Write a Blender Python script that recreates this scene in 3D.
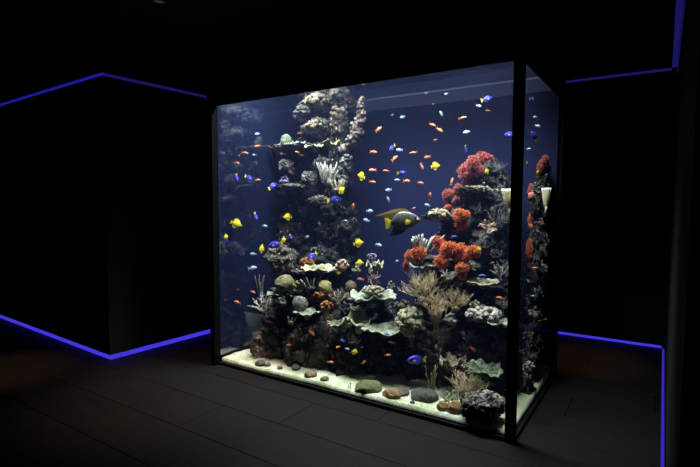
import bpy, math, random
from mathutils import Vector, Matrix, noise, Euler
from mathutils.bvhtree import BVHTree
PI = math.pi
rnd = random.Random(7)
scene = bpy.context.scene
for o in list(bpy.data.objects): bpy.data.objects.remove(o)

# ------------------------------------------------------------------ camera
FOC, PITCH, YAW, ROLL = 482.07, math.radians(-3.723), math.radians(33.027), math.radians(0.2146)
CAM = Vector((0, 0, 1.5))
FW = Vector((-math.sin(YAW)*math.cos(PITCH), math.cos(YAW)*math.cos(PITCH), math.sin(PITCH)))
_r = Vector((math.cos(YAW), math.sin(YAW), 0)); _u = _r.cross(FW)
RT = math.cos(ROLL)*_r + math.sin(ROLL)*_u
UP = -math.sin(ROLL)*_r + math.cos(ROLL)*_u
cd = bpy.data.cameras.new('camera'); cam = bpy.data.objects.new('camera', cd)
scene.collection.objects.link(cam)
cd.sensor_width = 36; cd.lens = FOC/700*36; cd.clip_start = 0.02
m = Matrix.Identity(4)
for i in range(3):
    m[i][0], m[i][1], m[i][2], m[i][3] = RT[i], UP[i], -FW[i], CAM[i]
cam.matrix_world = m
scene.camera = cam

# ------------------------------------------------------------------ world, exposure
w = bpy.data.worlds.new('world'); scene.world = w; w.use_nodes = True
w.node_tree.nodes['Background'].inputs[0].default_value = (0.6, 0.7, 1.0, 1)
w.node_tree.nodes['Background'].inputs[1].default_value = 0.0012
vs = scene.view_settings
vs.view_transform = 'Standard'; vs.look = 'None'; vs.gamma = 1; vs.use_curve_mapping = False
vs.exposure = 0.0
scene.cycles.transparent_max_bounces = 32
scene.cycles.sample_clamp_indirect = 4

# ------------------------------------------------------------------ tank dimensions (metres)
X0, X1, Y0, Y1 = -3.398, -0.761, 3.03, 4.335      # inner glass box
ZG, ZW, ZH, ZC = 2.35, 2.55, 2.72, 3.05           # hood lower edge, water level, hood top, ceiling
SAND = 0.06
LAMP_W = 105.0
LAMP_COL = (0.86, 0.95, 1.0)

# the aquarium's own lamps: three flat fixtures under the plenum top
def lamp_light(loc, sx, sy, power, parent):
    l = bpy.data.lights.new('lamp_light', 'AREA'); l.shape = 'RECTANGLE'; l.size = sx; l.size_y = sy
    l.energy = power; l.color = LAMP_COL; l.spread = math.radians(105)
    o = bpy.data.objects.new('lamp_light', l); scene.collection.objects.link(o)
    o.parent = parent; o.location = loc
    return o

# ------------------------------------------------------------------ helpers
C = scene.collection
def ray(px, py): return FW + RT*((px-350)/FOC) - UP*((py-233.5)/FOC)
def onY(px, py, y): v = ray(px, py); return CAM + v*(y/v.y)
def onX(px, py, x): v = ray(px, py); return CAM + v*(x/v.x)
def onZ(px, py, z): v = ray(px, py); return CAM + v*((z-1.5)/v.z)
def depth(p): return (p-CAM).dot(FW)
def mpp(p): return depth(p)/FOC            # metres per pixel at p

class MB:
    def __init__(s): s.v, s.f, s.t, s.mi = [], [], [], []
    def add(s, vs_, fs, tip=None, mi=0):
        n = len(s.v); s.v += [tuple(x) for x in vs_]
        s.t += (tip if tip is not None else [0.0]*len(vs_))
        s.f += [tuple(i+n for i in f) for f in fs]; s.mi += [mi]*len(fs)
    def box(s, a, b, mi=0):
        x0,y0,z0 = a; x1,y1,z1 = b
        s.add([(x0,y0,z0),(x1,y0,z0),(x1,y1,z0),(x0,y1,z0),(x0,y0,z1),(x1,y0,z1),(x1,y1,z1),(x0,y1,z1)],
              [(0,3,2,1),(4,5,6,7),(0,1,5,4),(1,2,6,5),(2,3,7,6),(3,0,4,7)], mi=mi)
    def tube(s, pts, rad, n=6, tips=None, cap=True):
        pts = [Vector(p) for p in pts]; vs_, fs, tp = [], [], []
        for i, p in enumerate(pts):
            d = (pts[min(i+1,len(pts)-1)]-pts[max(i-1,0)])
            d = d.normalized() if d.length > 1e-9 else Vector((0,0,1))
            a = d.cross(Vector((0.31,0.95,0.05))); a = a.normalized() if a.length > 1e-6 else d.orthogonal().normalized()
            b = d.cross(a)
            for k in range(n):
                an = 2*PI*k/n; vs_.append(p + (a*math.cos(an)+b*math.sin(an))*rad[i])
                tp.append(tips[i] if tips else i/(len(pts)-1))
        for i in range(len(pts)-1):
            for k in range(n):
                fs.append((i*n+k, i*n+(k+1)%n, (i+1)*n+(k+1)%n, (i+1)*n+k))
        if cap:
            fs.append(tuple(range(n-1,-1,-1))); fs.append(tuple((len(pts)-1)*n+k for k in range(n)))
        s.add(vs_, fs, tp)
    def blob(s, c, r, seed=0, amp=0.2, fr=2.0, sub=2, tip=0.0):
        vs_, fs = ICO[sub]; out = []
        for p in vs_:
            k = 1+amp*noise.noise(p*fr+Vector((seed*3.1, seed*1.7, seed)))
            out.append((c[0]+p.x*r[0]*k, c[1]+p.y*r[1]*k, c[2]+p.z*r[2]*k))
        s.add(out, fs, [tip]*len(out))
    def mesh(s, name, mats, smooth=True):
        me = bpy.data.meshes.new(name); me.from_pydata(s.v, [], s.f)
        for mt in (mats if isinstance(mats, (list,tuple)) else [mats]): me.materials.append(mt)
        me.polygons.foreach_set('material_index', s.mi)
        me.polygons.foreach_set('use_smooth', [smooth]*len(s.f))
        at = me.attributes.new('tip', 'FLOAT', 'POINT'); at.data.foreach_set('value', s.t)
        me.update(); return me
    def build(s, name, mats, parent=None, smooth=True):
        return link(name, s.mesh(name, mats, smooth), parent)

def link(name, data, parent=None):
    o = bpy.data.objects.new(name, data); C.objects.link(o)
    if parent: o.parent = parent
    return o
def tag(o, label=None, cat=None, group=None, kind=None):
    if label: o['label'] = label
    if cat: o['category'] = cat
    if group: o['group'] = group
    if kind: o['kind'] = kind
    return o
def empty(name, loc=(0,0,0), rz=0):
    o = bpy.data.objects.new(name, None); C.objects.link(o); o.location = loc; o.rotation_euler = (0,0,rz)
    o.empty_display_size = 0.05
    return o

def ico(sub):
    import bmesh
    bm = bmesh.new(); bmesh.ops.create_icosphere(bm, subdivisions=sub, radius=1)
    r = ([v.co.copy() for v in bm.verts], [tuple(v.index for v in f.verts) for f in bm.faces]); bm.free(); return r
ICO = {k: ico(k) for k in (1,2,3,4,5)}

# ------------------------------------------------------------------ materials
def mat(name): 
    mt = bpy.data.materials.new(name); mt.use_nodes = True; nt = mt.node_tree; nt.nodes.clear()
    out = nt.nodes.new('ShaderNodeOutputMaterial'); return mt, nt, out
def N(nt, t, **kw):
    n = nt.nodes.new(t)
    for k, v in kw.items():
        if k in n.inputs: n.inputs[k].default_value = v
        else: setattr(n, k, v)
    return n
def ramp(nt, fac, stops):
    n = nt.nodes.new('ShaderNodeValToRGB'); e = n.color_ramp.elements
    while len(e) < len(stops): e.new(0.5)
    for i, (p, c) in enumerate(stops): e[i].position = p; e[i].color = (*c, 1)
    nt.links.new(fac, n.inputs[0]); return n.outputs[0]
def mixc(nt, fac, a, b):
    n = nt.nodes.new('ShaderNodeMix'); n.data_type = 'RGBA'
    for s, v in ((n.inputs[0], fac), (n.inputs[6], a), (n.inputs[7], b)):
        if isinstance(v, bpy.types.NodeSocket): nt.links.new(v, s)
        else: s.default_value = v if isinstance(v, float) else (*v, 1)
    return n.outputs[2]
def principled(nt, out, col, rough=0.6, spec=0.4, bump=None, bumpd=0.01, bumps=0.5):
    b = nt.nodes.new('ShaderNodeBsdfPrincipled')
    if isinstance(col, bpy.types.NodeSocket): nt.links.new(col, b.inputs['Base Color'])
    else: b.inputs['Base Color'].default_value = (*col, 1)
    b.inputs['Roughness'].default_value = rough; b.inputs['Specular IOR Level'].default_value = spec
    if bump is not None:
        bn = N(nt, 'ShaderNodeBump', Strength=bumps, Distance=bumpd); nt.links.new(bump, bn.inputs['Height'])
        nt.links.new(bn.outputs[0], b.inputs['Normal'])
    nt.links.new(b.outputs[0], out.inputs[0]); return b

def m_plain(name, col, rough=0.6, spec=0.4):
    mt, nt, out = mat(name)
    nz = N(nt, 'ShaderNodeTexNoise', Scale=30.0, Detail=4.0)
    c = mixc(nt, nz.outputs[0], tuple(x*0.8 for x in col), tuple(min(1,x*1.2) for x in col))
    principled(nt, out, c, rough, spec); return mt
def m_emit(name, col, s):
    mt, nt, out = mat(name); e = N(nt, 'ShaderNodeEmission', Strength=s); e.inputs[0].default_value = (*col, 1)
    nt.links.new(e.outputs[0], out.inputs[0]); return mt
def m_rock(name, dark, mid, light, pale=0.5):
    mt, nt, out = mat(name)
    geo = N(nt, 'ShaderNodeNewGeometry')
    n1 = N(nt, 'ShaderNodeTexNoise', Scale=14.0, Detail=8.0, Roughness=0.7); nt.links.new(geo.outputs['Position'], n1.inputs['Vector'])
    n2 = N(nt, 'ShaderNodeTexNoise', Scale=55.0, Detail=5.0, Roughness=0.7); nt.links.new(geo.outputs['Position'], n2.inputs['Vector'])
    n3 = N(nt, 'ShaderNodeTexNoise', Scale=6.0, Detail=3.0); nt.links.new(geo.outputs['Position'], n3.inputs['Vector'])
    a = ramp(nt, n1.outputs[0], [(0.36, dark), (0.52, mid), (0.70, light)])
    sp = ramp(nt, n2.outputs[0], [(pale, (0,0,0)), (pale+0.08, (1,1,1))])
    c = mixc(nt, sp, a, light)
    pk = ramp(nt, n3.outputs[0], [(0.58, (0,0,0)), (0.68, (0.5,0.5,0.5))])
    c = mixc(nt, pk, c, (light[0]*0.75, light[1]*0.5, light[2]*0.65))
    ad = nt.nodes.new('ShaderNodeMath'); ad.operation = 'ADD'
    nt.links.new(n1.outputs[0], ad.inputs[0]); nt.links.new(n2.outputs[0], ad.inputs[1])
    principled(nt, out, c, 0.9, 0.15, ad.outputs[0], 0.03, 0.9); return mt
def m_coral(name, base, tipc, scale=60.0, var=0.55, rough=0.8, lum=0.72):
    """colour of the tissue, paler at the growing tips (attribute 'tip'), mottled with dark pits and bare patches"""
    mt, nt, out = mat(name)
    base = tuple(x*lum for x in base); tipc = tuple(x*lum for x in tipc)
    at = N(nt, 'ShaderNodeAttribute', attribute_name='tip')
    geo = N(nt, 'ShaderNodeNewGeometry')
    nz = N(nt, 'ShaderNodeTexNoise', Scale=scale*1.6, Detail=6.0, Roughness=0.8); nt.links.new(geo.outputs['Position'], nz.inputs['Vector'])
    n2 = N(nt, 'ShaderNodeTexNoise', Scale=scale*0.5, Detail=3.0, Roughness=0.6); nt.links.new(geo.outputs['Position'], n2.inputs['Vector'])
    c = mixc(nt, at.outputs['Fac'], base, tipc)
    d = ramp(nt, nz.outputs[0], [(0.36, (1-var*1.3,)*3), (0.47, (1-var*0.35,)*3), (0.62, (1+var*0.45,)*3)])
    e = ramp(nt, n2.outputs[0], [(0.36, (1-var*0.9, 1-var*0.85, 1-var*0.9)), (0.6, (1,1,1))])
    for q in (d, e):
        mu = nt.nodes.new('ShaderNodeMix'); mu.data_type = 'RGBA'; mu.blend_type = 'MULTIPLY'; mu.inputs[0].default_value = 1
        nt.links.new(c, mu.inputs[6]); nt.links.new(q, mu.inputs[7]); c = mu.outputs[2]
    principled(nt, out, c, rough, 0.15, nz.outputs[0], 0.015, 0.8); return mt

M = {}
M['black'] = m_plain('black_metal', (0.0035,0.0035,0.004), 0.6, 0.06)
M['wall'] = m_plain('black_wall', (0.010,0.010,0.012), 0.75, 0.15)
M['ceil'] = m_plain('dark_ceiling', (0.020,0.020,0.022), 0.9, 0.1)
M['pillar'] = m_plain('dark_grey_wall', (0.016,0.017,0.019), 0.8, 0.1)
M['led'] = m_emit('blue_led', (0.075,0.05,1.0), 0.72)
M['led_top'] = m_emit('blue_led_cove', (0.05,0.03,1.0), 0.30)
M['led_side'] = m_emit('side_led', (0.075,0.05,1.0), 0.45)
M['led_dim'] = m_emit('dim_blue_led_cove', (0.10,0.07,1.0), 0.10)
M['lamp'] = m_emit('lamp_face', (0.9,0.97,1.0), 4.0)
M['lens_dark'] = m_emit('dim_downlight_lens', (1.0,0.6,0.4), 0.002)
M['lens'] = m_emit('downlight_lens', (1.0,0.75,0.55), 0.03)
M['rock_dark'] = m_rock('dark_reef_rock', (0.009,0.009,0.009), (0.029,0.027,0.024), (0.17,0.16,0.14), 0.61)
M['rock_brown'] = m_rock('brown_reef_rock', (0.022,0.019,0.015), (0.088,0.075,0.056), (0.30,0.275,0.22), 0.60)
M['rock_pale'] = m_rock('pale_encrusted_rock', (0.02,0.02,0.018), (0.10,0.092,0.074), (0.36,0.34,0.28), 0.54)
M['rock_night'] = m_rock('night_dark_rock', (0.005,0.005,0.006), (0.013,0.012,0.013), (0.07,0.068,0.065), 0.63)  # darker copy of the reef rock: the pillar's shade put into its colour
M['rock_black'] = m_rock('black_mottled_rock', (0.012,0.011,0.013), (0.03,0.028,0.03), (0.5,0.47,0.46), 0.60)
M['stone_green'] = m_coral('green_stone', (0.13,0.15,0.06), (0.2,0.2,0.1), 60.0, 0.4, 0.7, 1.0)
M['stone_brown'] = m_coral('brown_stone', (0.26,0.17,0.08), (0.3,0.2,0.1), 60.0, 0.4, 0.7, 1.0)
M['stone_orange'] = m_coral('orange_brown_stone', (0.30,0.19,0.085), (0.36,0.24,0.11), 60.0, 0.4, 0.7, 1.0)
M['stone_grey'] = m_coral('grey_stone', (0.09,0.09,0.085), (0.2,0.2,0.2), 60.0, 0.4, 0.7, 1.0)
M['stone_mauve'] = m_coral('mauve_stone', (0.16,0.11,0.12), (0.2,0.15,0.15), 60.0, 0.4, 0.7, 1.0)
M['red'] = m_coral('rose_red_tissue', (0.36,0.06,0.05), (0.78,0.25,0.20), 40, 0.4, 0.8, 0.95)
M['orange'] = m_coral('orange_red_tissue', (0.42,0.065,0.025), (0.95,0.27,0.10), 40, 0.4, 0.8, 0.95)
M['tan'] = m_coral('tan_tissue', (0.27,0.21,0.13), (0.68,0.58,0.42))
M['white'] = m_coral('white_tissue', (0.42,0.40,0.34), (0.92,0.88,0.78))
M['grey'] = m_coral('grey_tissue', (0.11,0.11,0.11), (0.42,0.41,0.38))
M['cream'] = m_coral('cream_tissue', (0.40,0.36,0.22), (0.80,0.76,0.52))
M['yellow'] = m_coral('yellow_tissue', (0.38,0.34,0.10), (0.75,0.70,0.28))
M['green'] = m_coral('green_tissue', (0.16,0.22,0.13), (0.50,0.58,0.38))
M['palegreen'] = m_coral('pale_green_tissue', (0.30,0.35,0.22), (0.72,0.76,0.58))
M['brown'] = m_coral('brown_tissue', (0.16,0.11,0.07), (0.36,0.26,0.17))
M['rust'] = m_coral('rust_tissue', (0.40,0.14,0.05), (0.70,0.30,0.12))
M['mauve'] = m_coral('mauve_tissue', (0.22,0.15,0.19), (0.52,0.40,0.44))
M['purple'] = m_coral('violet_tissue', (0.24,0.18,0.42), (0.62,0.52,0.80))
M['pink'] = m_coral('pale_pink_tissue', (0.50,0.32,0.24), (0.92,0.70,0.56))
M['sponge'] = m_coral('ivory_sponge', (0.62,0.56,0.36), (0.95,0.92,0.72), 30, 0.15, 0.8, 1.0)
for n_ in M['sponge'].node_tree.nodes:
    if n_.type == 'BSDF_PRINCIPLED': n_.inputs['Subsurface Weight'].default_value = 0.7; n_.inputs['Subsurface Radius'].default_value = (0.05,0.045,0.03); n_.inputs['Subsurface Scale'].default_value = 0.8
M['mottle'] = m_coral('mottled_brown_tissue', (0.12,0.085,0.065), (0.60,0.46,0.38), 50, 0.6)
M['straw'] = m_coral('straw_tissue', (0.34,0.26,0.14), (0.90,0.74,0.48), 60.0, 0.4, 0.8, 1.0)
M['moss'] = m_coral('mossy_tissue', (0.11,0.15,0.09), (0.30,0.36,0.23), 40.0, 0.7, 0.8, 0.8)
M['olive'] = m_coral('olive_tan_tissue', (0.20,0.17,0.08), (0.46,0.42,0.22))
M['grass'] = m_coral('seagrass', (0.20,0.26,0.12), (0.60,0.66,0.40), 60.0, 0.3, 0.8, 1.0)

mt, nt, out = mat('pale_sand')
nz = N(nt, 'ShaderNodeTexNoise', Scale=55.0, Detail=7.0, Roughness=0.85); nb = N(nt, 'ShaderNodeTexNoise', Scale=7.0, Detail=3.0)
g = N(nt, 'ShaderNodeNewGeometry')
for q in (nz, nb): nt.links.new(g.outputs['Position'], q.inputs['Vector'])
c1 = ramp(nt, nz.outputs[0], [(0.34, (0.13,0.14,0.095)), (0.45, (0.44,0.45,0.33)), (0.56, (0.66,0.67,0.52)), (0.70, (0.86,0.87,0.72))])
c2 = ramp(nt, nb.outputs[0], [(0.38, (0.55,0.64,0.48)), (0.62, (1,1,1))])
mu = nt.nodes.new('ShaderNodeMix'); mu.data_type='RGBA'; mu.blend_type='MULTIPLY'; mu.inputs[0].default_value=1
nt.links.new(c1, mu.inputs[6]); nt.links.new(c2, mu.inputs[7])
principled(nt, out, mu.outputs[2], 0.9, 0.1, nz.outputs[0], 0.01, 0.6); M['sand'] = mt

mt, nt, out = mat('dark_floor_board')
tc = N(nt, 'ShaderNodeNewGeometry'); mp = N(nt, 'ShaderNodeMapping'); mp.inputs['Scale'].default_value = (1.5, 22, 1)
nt.links.new(tc.outputs['Position'], mp.inputs[0])
nz = N(nt, 'ShaderNodeTexNoise', Scale=2.0, Detail=8.0, Roughness=0.65); nt.links.new(mp.outputs[0], nz.inputs['Vector'])
oi = N(nt, 'ShaderNodeObjectInfo')
c1 = ramp(nt, nz.outputs[0], [(0.3, (0.0038,0.0036,0.0036)), (0.7, (0.0076,0.0072,0.0070))])
dv = ramp(nt, oi.outputs['Random'], [(0.0, (0.88,)*3), (1.0, (1.1,)*3)])
mu = nt.nodes.new('ShaderNodeMix'); mu.data_type='RGBA'; mu.blend_type='MULTIPLY'; mu.inputs[0].default_value=1
nt.links.new(c1, mu.inputs[6]); nt.links.new(dv, mu.inputs[7])
principled(nt, out, mu.outputs[2], 0.55, 0.10, nz.outputs[0], 0.002, 0.4); M['floor'] = mt

# back panel of the tank: deep blue
mt, nt, out = mat('deep_blue_panel')
nz = N(nt, 'ShaderNodeTexNoise', Scale=3.0, Detail=3.0)
c = mixc(nt, nz.outputs[0], (0.010,0.013,0.048), (0.014,0.017,0.058))
principled(nt, out, c, 0.5, 0.1); M['back'] = mt
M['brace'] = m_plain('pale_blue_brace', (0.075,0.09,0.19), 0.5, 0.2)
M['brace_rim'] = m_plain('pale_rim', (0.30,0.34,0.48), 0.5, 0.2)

def m_pane(name, base, edge):
    mt, nt, out = mat(name)
    lw = N(nt, 'ShaderNodeLayerWeight', Blend=0.5)
    pw = nt.nodes.new('ShaderNodeMath'); pw.operation='POWER'; pw.inputs[1].default_value = 4; nt.links.new(lw.outputs['Facing'], pw.inputs[0])
    ma = nt.nodes.new('ShaderNodeMath'); ma.operation='MULTIPLY_ADD'; ma.inputs[1].default_value = edge; ma.inputs[2].default_value = base
    nt.links.new(pw.outputs[0], ma.inputs[0])
    tr = N(nt, 'ShaderNodeBsdfTransparent'); gl = N(nt, 'ShaderNodeBsdfGlossy', Roughness=0.02)
    mx = nt.nodes.new('ShaderNodeMixShader'); nt.links.new(ma.outputs[0], mx.inputs[0]); nt.links.new(tr.outputs[0], mx.inputs[1]); nt.links.new(gl.outputs[0], mx.inputs[2])
    nt.links.new(mx.outputs[0], out.inputs[0]); return mt
M['glass'] = m_pane('clear_glass', 0.008, 0.02)
M['surface'] = m_pane('water_surface', 0.04, 0.85)
# side pane seen from inside the water beyond the critical angle: it mirrors
mt, nt, out = mat('mirroring_side_glass')
gl = N(nt, 'ShaderNodeBsdfGlossy', Roughness=0.06); gl.inputs[0].default_value = (0.5,0.58,0.68,1)
df = N(nt, 'ShaderNodeBsdfDiffuse'); df.inputs[0].default_value = (0.012,0.016,0.045,1)
mx = nt.nodes.new('ShaderNodeMixShader'); mx.inputs[0].default_value = 0.30
nt.links.new(gl.outputs[0], mx.inputs[2]); nt.links.new(df.outputs[0], mx.inputs[1]); nt.links.new(mx.outputs[0], out.inputs[0]); M['mirror'] = mt
# water body
mt, nt, out = mat('blue_water')
tr = N(nt, 'ShaderNodeBsdfTransparent'); nt.links.new(tr.outputs[0], out.inputs[0])
sc_ = N(nt, 'ShaderNodeVolumeScatter', Density=0.016, Anisotropy=0.0); sc_.inputs[0].default_value = (0.30,0.42,1.0,1)
nt.links.new(sc_.outputs[0], out.inputs[1]); M['water'] = mt

# ------------------------------------------------------------------ the room
fl = empty('floor', (0,0,0)); fl['kind'] = 'structure'
mb = MB(); mb.box((-11,-2.5,-0.05), (3,7,-0.012)); mb.build('subfloor', M['black'], fl, False)
PW, PL = 0.40, 1.6
mb = MB(); g_ = 0.0012
mb.v, mb.f, mb.t, mb.mi = [], [], [], []
b_ = 0.002
x0,x1,y0,y1 = g_, PL-g_, g_, PW-g_
mb.add([(x0,y0,-0.012),(x1,y0,-0.012),(x1,y1,-0.012),(x0,y1,-0.012),(x0,y0,-0.003),(x1,y0,-0.003),(x1,y1,-0.003),(x0,y1,-0.003),
        (x0+b_,y0+b_,0),(x1-b_,y0+b_,0),(x1-b_,y1-b_,0),(x0+b_,y1-b_,0)],
       [(0,1,5,4),(1,2,6,5),(2,3,7,6),(3,0,4,7),(4,5,9,8),(5,6,10,9),(6,7,11,10),(7,4,8,11),(8,9,10,11)])
plank = mb.mesh('floor_board', M['floor'], False)
row = 0; y = 0.4
while y < 6.0:
    x = -9.6 + (row % 3)*PL/3
    while x < 0.6:
        # keep only boards near the view
        o = link('floor_board', plank, fl); o.location = (x, y, 0)
        x += PL
    y += PW; row += 1

ZL = 2.665
BC = onZ(110, 360, 0.01); BC.z = 0                                   # corner of the dark block
BL = onZ(0, 318, 0.01); BL.z = 0; BL = BC + (BL-BC).normalized()*6.0      # far end of the face towards the room
BR_ = onZ(214, 332, 0.01); BR_.z = 0; BR_ = BC + (BR_-BC).normalized()*4.2  # far end of the face behind the aquarium
def wall(name, a, b, mt='wall'):
    mb = MB(); mb.box(a, b); o = mb.build(name, M[mt], None, False); o['kind'] = 'structure'; return o
def along(a, b, inward, o0, o1, z0, z1, e0=0.0, e1=0.0):
    """a bar that follows the line a-b, from o0 to o1 behind it"""
    d = (b-a).normalized(); n = Vector((-d.y, d.x, 0))*inward
    p, q = a+d*e0, b+d*e1; mb = MB()
    pts = [p+n*o0, q+n*o0, q+n*o1, p+n*o1]
    mb.add([(v.x,v.y,z0) for v in pts]+[(v.x,v.y,z1) for v in pts], [(0,3,2,1),(4,5,6,7),(0,1,5,4),(1,2,6,5),(2,3,7,6),(3,0,4,7)]); return mb
def wall_al(name, mb, mt='wall'):
    o = mb.build(name, M[mt], None, False); o['kind'] = 'structure'; return o
BX, BY = BC.x, BC.y
wall_al('wall_left', along(BC, BL, -1, 0, 0.25, 0.055, ZL-0.03)); wall_al('wall_left_return', along(BC, BR_, 1, 0, 0.25, 0.055, ZL-0.03))
wall_al('trim_1', along(BC, BL, -1, 0.03, 0.25, 0, 0.055, 0.03), 'black'); wall_al('trim_2', along(BC, BR_, 1, 0.03, 0.25, 0, 0.055, 0.031), 'black')
wall_al('trim_3', along(BC, BL, -1, -0.03, 0.25, ZL, ZC, -0.03)); wall_al('trim_8', along(BC, BR_, 1, -0.03, 0.25, ZL, ZC, -0.03))
wall_al('trim_9', along(BC, BL, -1, 0.02, 0.25, ZL-0.03, ZL, 0.02), 'black'); wall_al('trim_10', along(BC, BR_, 1, 0.02, 0.25, ZL-0.03, ZL, 0.021), 'black')
RX, RY = 0.0642, 5.8428
wall('wall_back', (BX-1.5, RY, 0.04), (RX+0.5, RY+0.15, 2.82))
wall('trim_4', (BX-1.5, RY+0.03, 0.0), (RX+0.5, RY+0.15, 0.04), 'black')
wall('trim_5', (BX-1.5, RY+0.03, 2.82), (RX+0.5, RY+0.15, ZC), 'black')
wall('wall_right', (RX, 1.67, 0.04), (RX+0.5, RY, 2.80), 'pillar')
wall('trim_6', (RX+0.03, 1.70, 0.0), (RX+0.5, RY, 0.04), 'black')
wall('trim_7', (RX, 1.70, 2.80), (RX+0.5, RY, ZC), 'black')
wall('trim_11', (RX-0.10, 1.70, 2.850), (RX, RY, ZC), 'black')
wall('ceiling', (-9.6, -2.5, ZC), (3.0, 7.0, ZC+0.1), 'ceil')
wall('wall_front', (-9.6, -2.5, 0), (3.0, -2.4, ZC))
wall('wall_far_right', (2.9, -2.4, 0), (3.0, 7.0, ZC))

def strip(label, segs, mt):
    """LED strip: aluminium channel + glowing diffuser"""
    root = empty('led_strip', segs[0][0]); tag(root, label, 'light strip', 'blue light strips')
    o0 = Vector(segs[0][0])
    for a, b, ch in segs:
        a, b = Vector(a)-o0, Vector(b)-o0
        m1 = MB(); m1.box(a, b); m1.build('diffuser', M[mt], root, False)
        ca, cb = Vector(ch[0])-o0, Vector(ch[1])-o0
        m2 = MB(); m2.box(ca, cb); m2.build('channel', M['black'], root, False)
    return root
def strip_al(label, a, b, inward, o0, o1, z0, z1, mt, e0=0.0):
    root = empty('led_strip', (0,0,0)); tag(root, label, 'light strip', 'blue light strips')
    along(a, b, inward, o0, o1, z0, z1, e0).build('diffuser', M[mt], root, False)
    along(a, b, inward, o1, o1+0.006, z0-0.002, z1+0.002, o1).build('channel', M['black'], root, False)
# floor strips
strip_al('blue glowing floor strip along the dark block face with the small socket', BC, BL, -1, 0.012, 0.024, 0.006, 0.05, 'led', 0.012)
strip_al('blue glowing floor strip along the dark block wall that leads behind the aquarium', BC, BR_, 1, 0.012, 0.024, 0.006, 0.05, 'led', 0.024)
strip('blue glowing floor strip at the foot of the wall behind the aquarium',
      [((BX+0.9, RY+0.012, 0.006), (RX-0.03, RY+0.024, 0.030), ((BX+0.9, RY+0.024, 0.004), (RX-0.03, RY+0.03, 0.032)))], 'led')
strip('blue glowing floor strip at the foot of the dark grey side wall',
      [((RX-0.024, 1.72, 0.004), (RX-0.006, RY-0.01, 0.012), ((RX-0.026, 1.72, 0.0005), (RX-0.002, RY-0.01, 0.004)))], 'led_side')
# cove strips
strip_al('thin blue cove light strip above the dark block face with the small socket', BC, BL, -1, -0.002, 0.012, ZL-0.028, ZL-0.004, 'led_top', -0.002)
strip_al('wide dim blue cove light strip on top of the dark block, leading behind the aquarium', BC, BR_, 1, -0.002, 0.012, ZL-0.029, ZL-0.002, 'led_dim', 0.0)
strip('dim blue cove light strip above the wall behind the aquarium',
      [((BX+0.9, RY+0.004, 2.822), (RX-0.05, RY+0.02, 2.848), ((BX+0.9, RY+0.02, 2.821), (RX-0.05, RY+0.03, 2.849)))], 'led_dim')
strip('double blue cove light strip above the dark grey side wall',
      [((RX-0.050, 1.72, 2.838), (RX-0.008, RY-0.04, 2.844), ((RX-0.054, 1.72, 2.844), (RX-0.005, RY-0.04, 2.850))),
       ((RX-0.007, 1.72, 2.775), (RX-0.002, RY-0.04, 2.786), ((RX-0.002, 1.72, 2.772), (RX, RY-0.04, 2.80)))], 'led_dim')  # second thin strip is added, a glowing stand-in for the first one's reflection

# small socket on the block wall
_n = (BL-BC).normalized(); _n = Vector((-_n.y, _n.x, 0)); _v = ray(89, 323); p = CAM + _v*((BC-CAM).dot(_n)/_v.dot(_n))
so = empty('wall_socket', p, math.atan2((BC-BL).y, (BC-BL).x)); tag(so, 'small dark socket plate low on the black block wall', 'socket')
mb = MB(); mb.box((-0.04,-0.012,-0.04),(0.04,0,0.04)); mb.build('plate', M['pillar'], so, False)
mb = MB(); mb.tube([(0,-0.0125,0),(0,-0.016,0)],[0.024,0.022],16); mb.build('outlet', M['black'], so, False)

# ceiling downlights, dim and warm
def downlight(x, y, label, e, ring='pillar', lens='lens', cone=46):
    r = empty('ceiling_downlight', (x, y, ZC)); tag(r, label, 'ceiling light', 'ceiling downlights')
    mb = MB(); prof = [(0.045,-0.002),(0.05,-0.022),(0.062,-0.024),(0.068,-0.012),(0.07,0.0)]
    n = 28; vs_ = [(a*math.cos(2*PI*k/n), a*math.sin(2*PI*k/n), z) for a, z in prof for k in range(n)]
    mb.add(vs_, [(i*n+k, i*n+(k+1)%n, (i+1)*n+(k+1)%n, (i+1)*n+k) for i in range(len(prof)-1) for k in range(n)])
    mb.build('trim_ring', M[ring], r)
    mb = MB(); mb.tube([(0,0,-0.001),(0,0,-0.006)], [0.045,0.045], 28); mb.build('lens', M[lens], r, False)
    l = bpy.data.lights.new('downlight_bulb', 'SPOT'); l.energy = e; l.color = (1.0,0.52,0.30); l.spot_size = math.radians(cone); l.spot_blend = 1.0
    l.shadow_soft_size = 0.04
    o = bpy.data.objects.new('downlight_bulb', l); C.objects.link(o); o.parent = r; o.location = (0,0,-0.03)
q = onZ(159, 0, ZC); downlight(q.x, q.y, 'round ceiling downlight over the floor before the dark block', 300)
q = onZ(25, 365, 0); downlight(q.x, q.y-0.15, 'round ceiling downlight close to the wall of the dark block', 300, 'black', 'lens_dark', 27)  # added warm spot for a floor patch, fixture blackened to stay unseen
q = onZ(585, 358, 0); downlight(q.x, q.y, 'round ceiling downlight in the passage behind the aquarium', 230, 'black', 'lens_dark', 27)  # another added warm spot, its fixture blackened likewise

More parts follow.
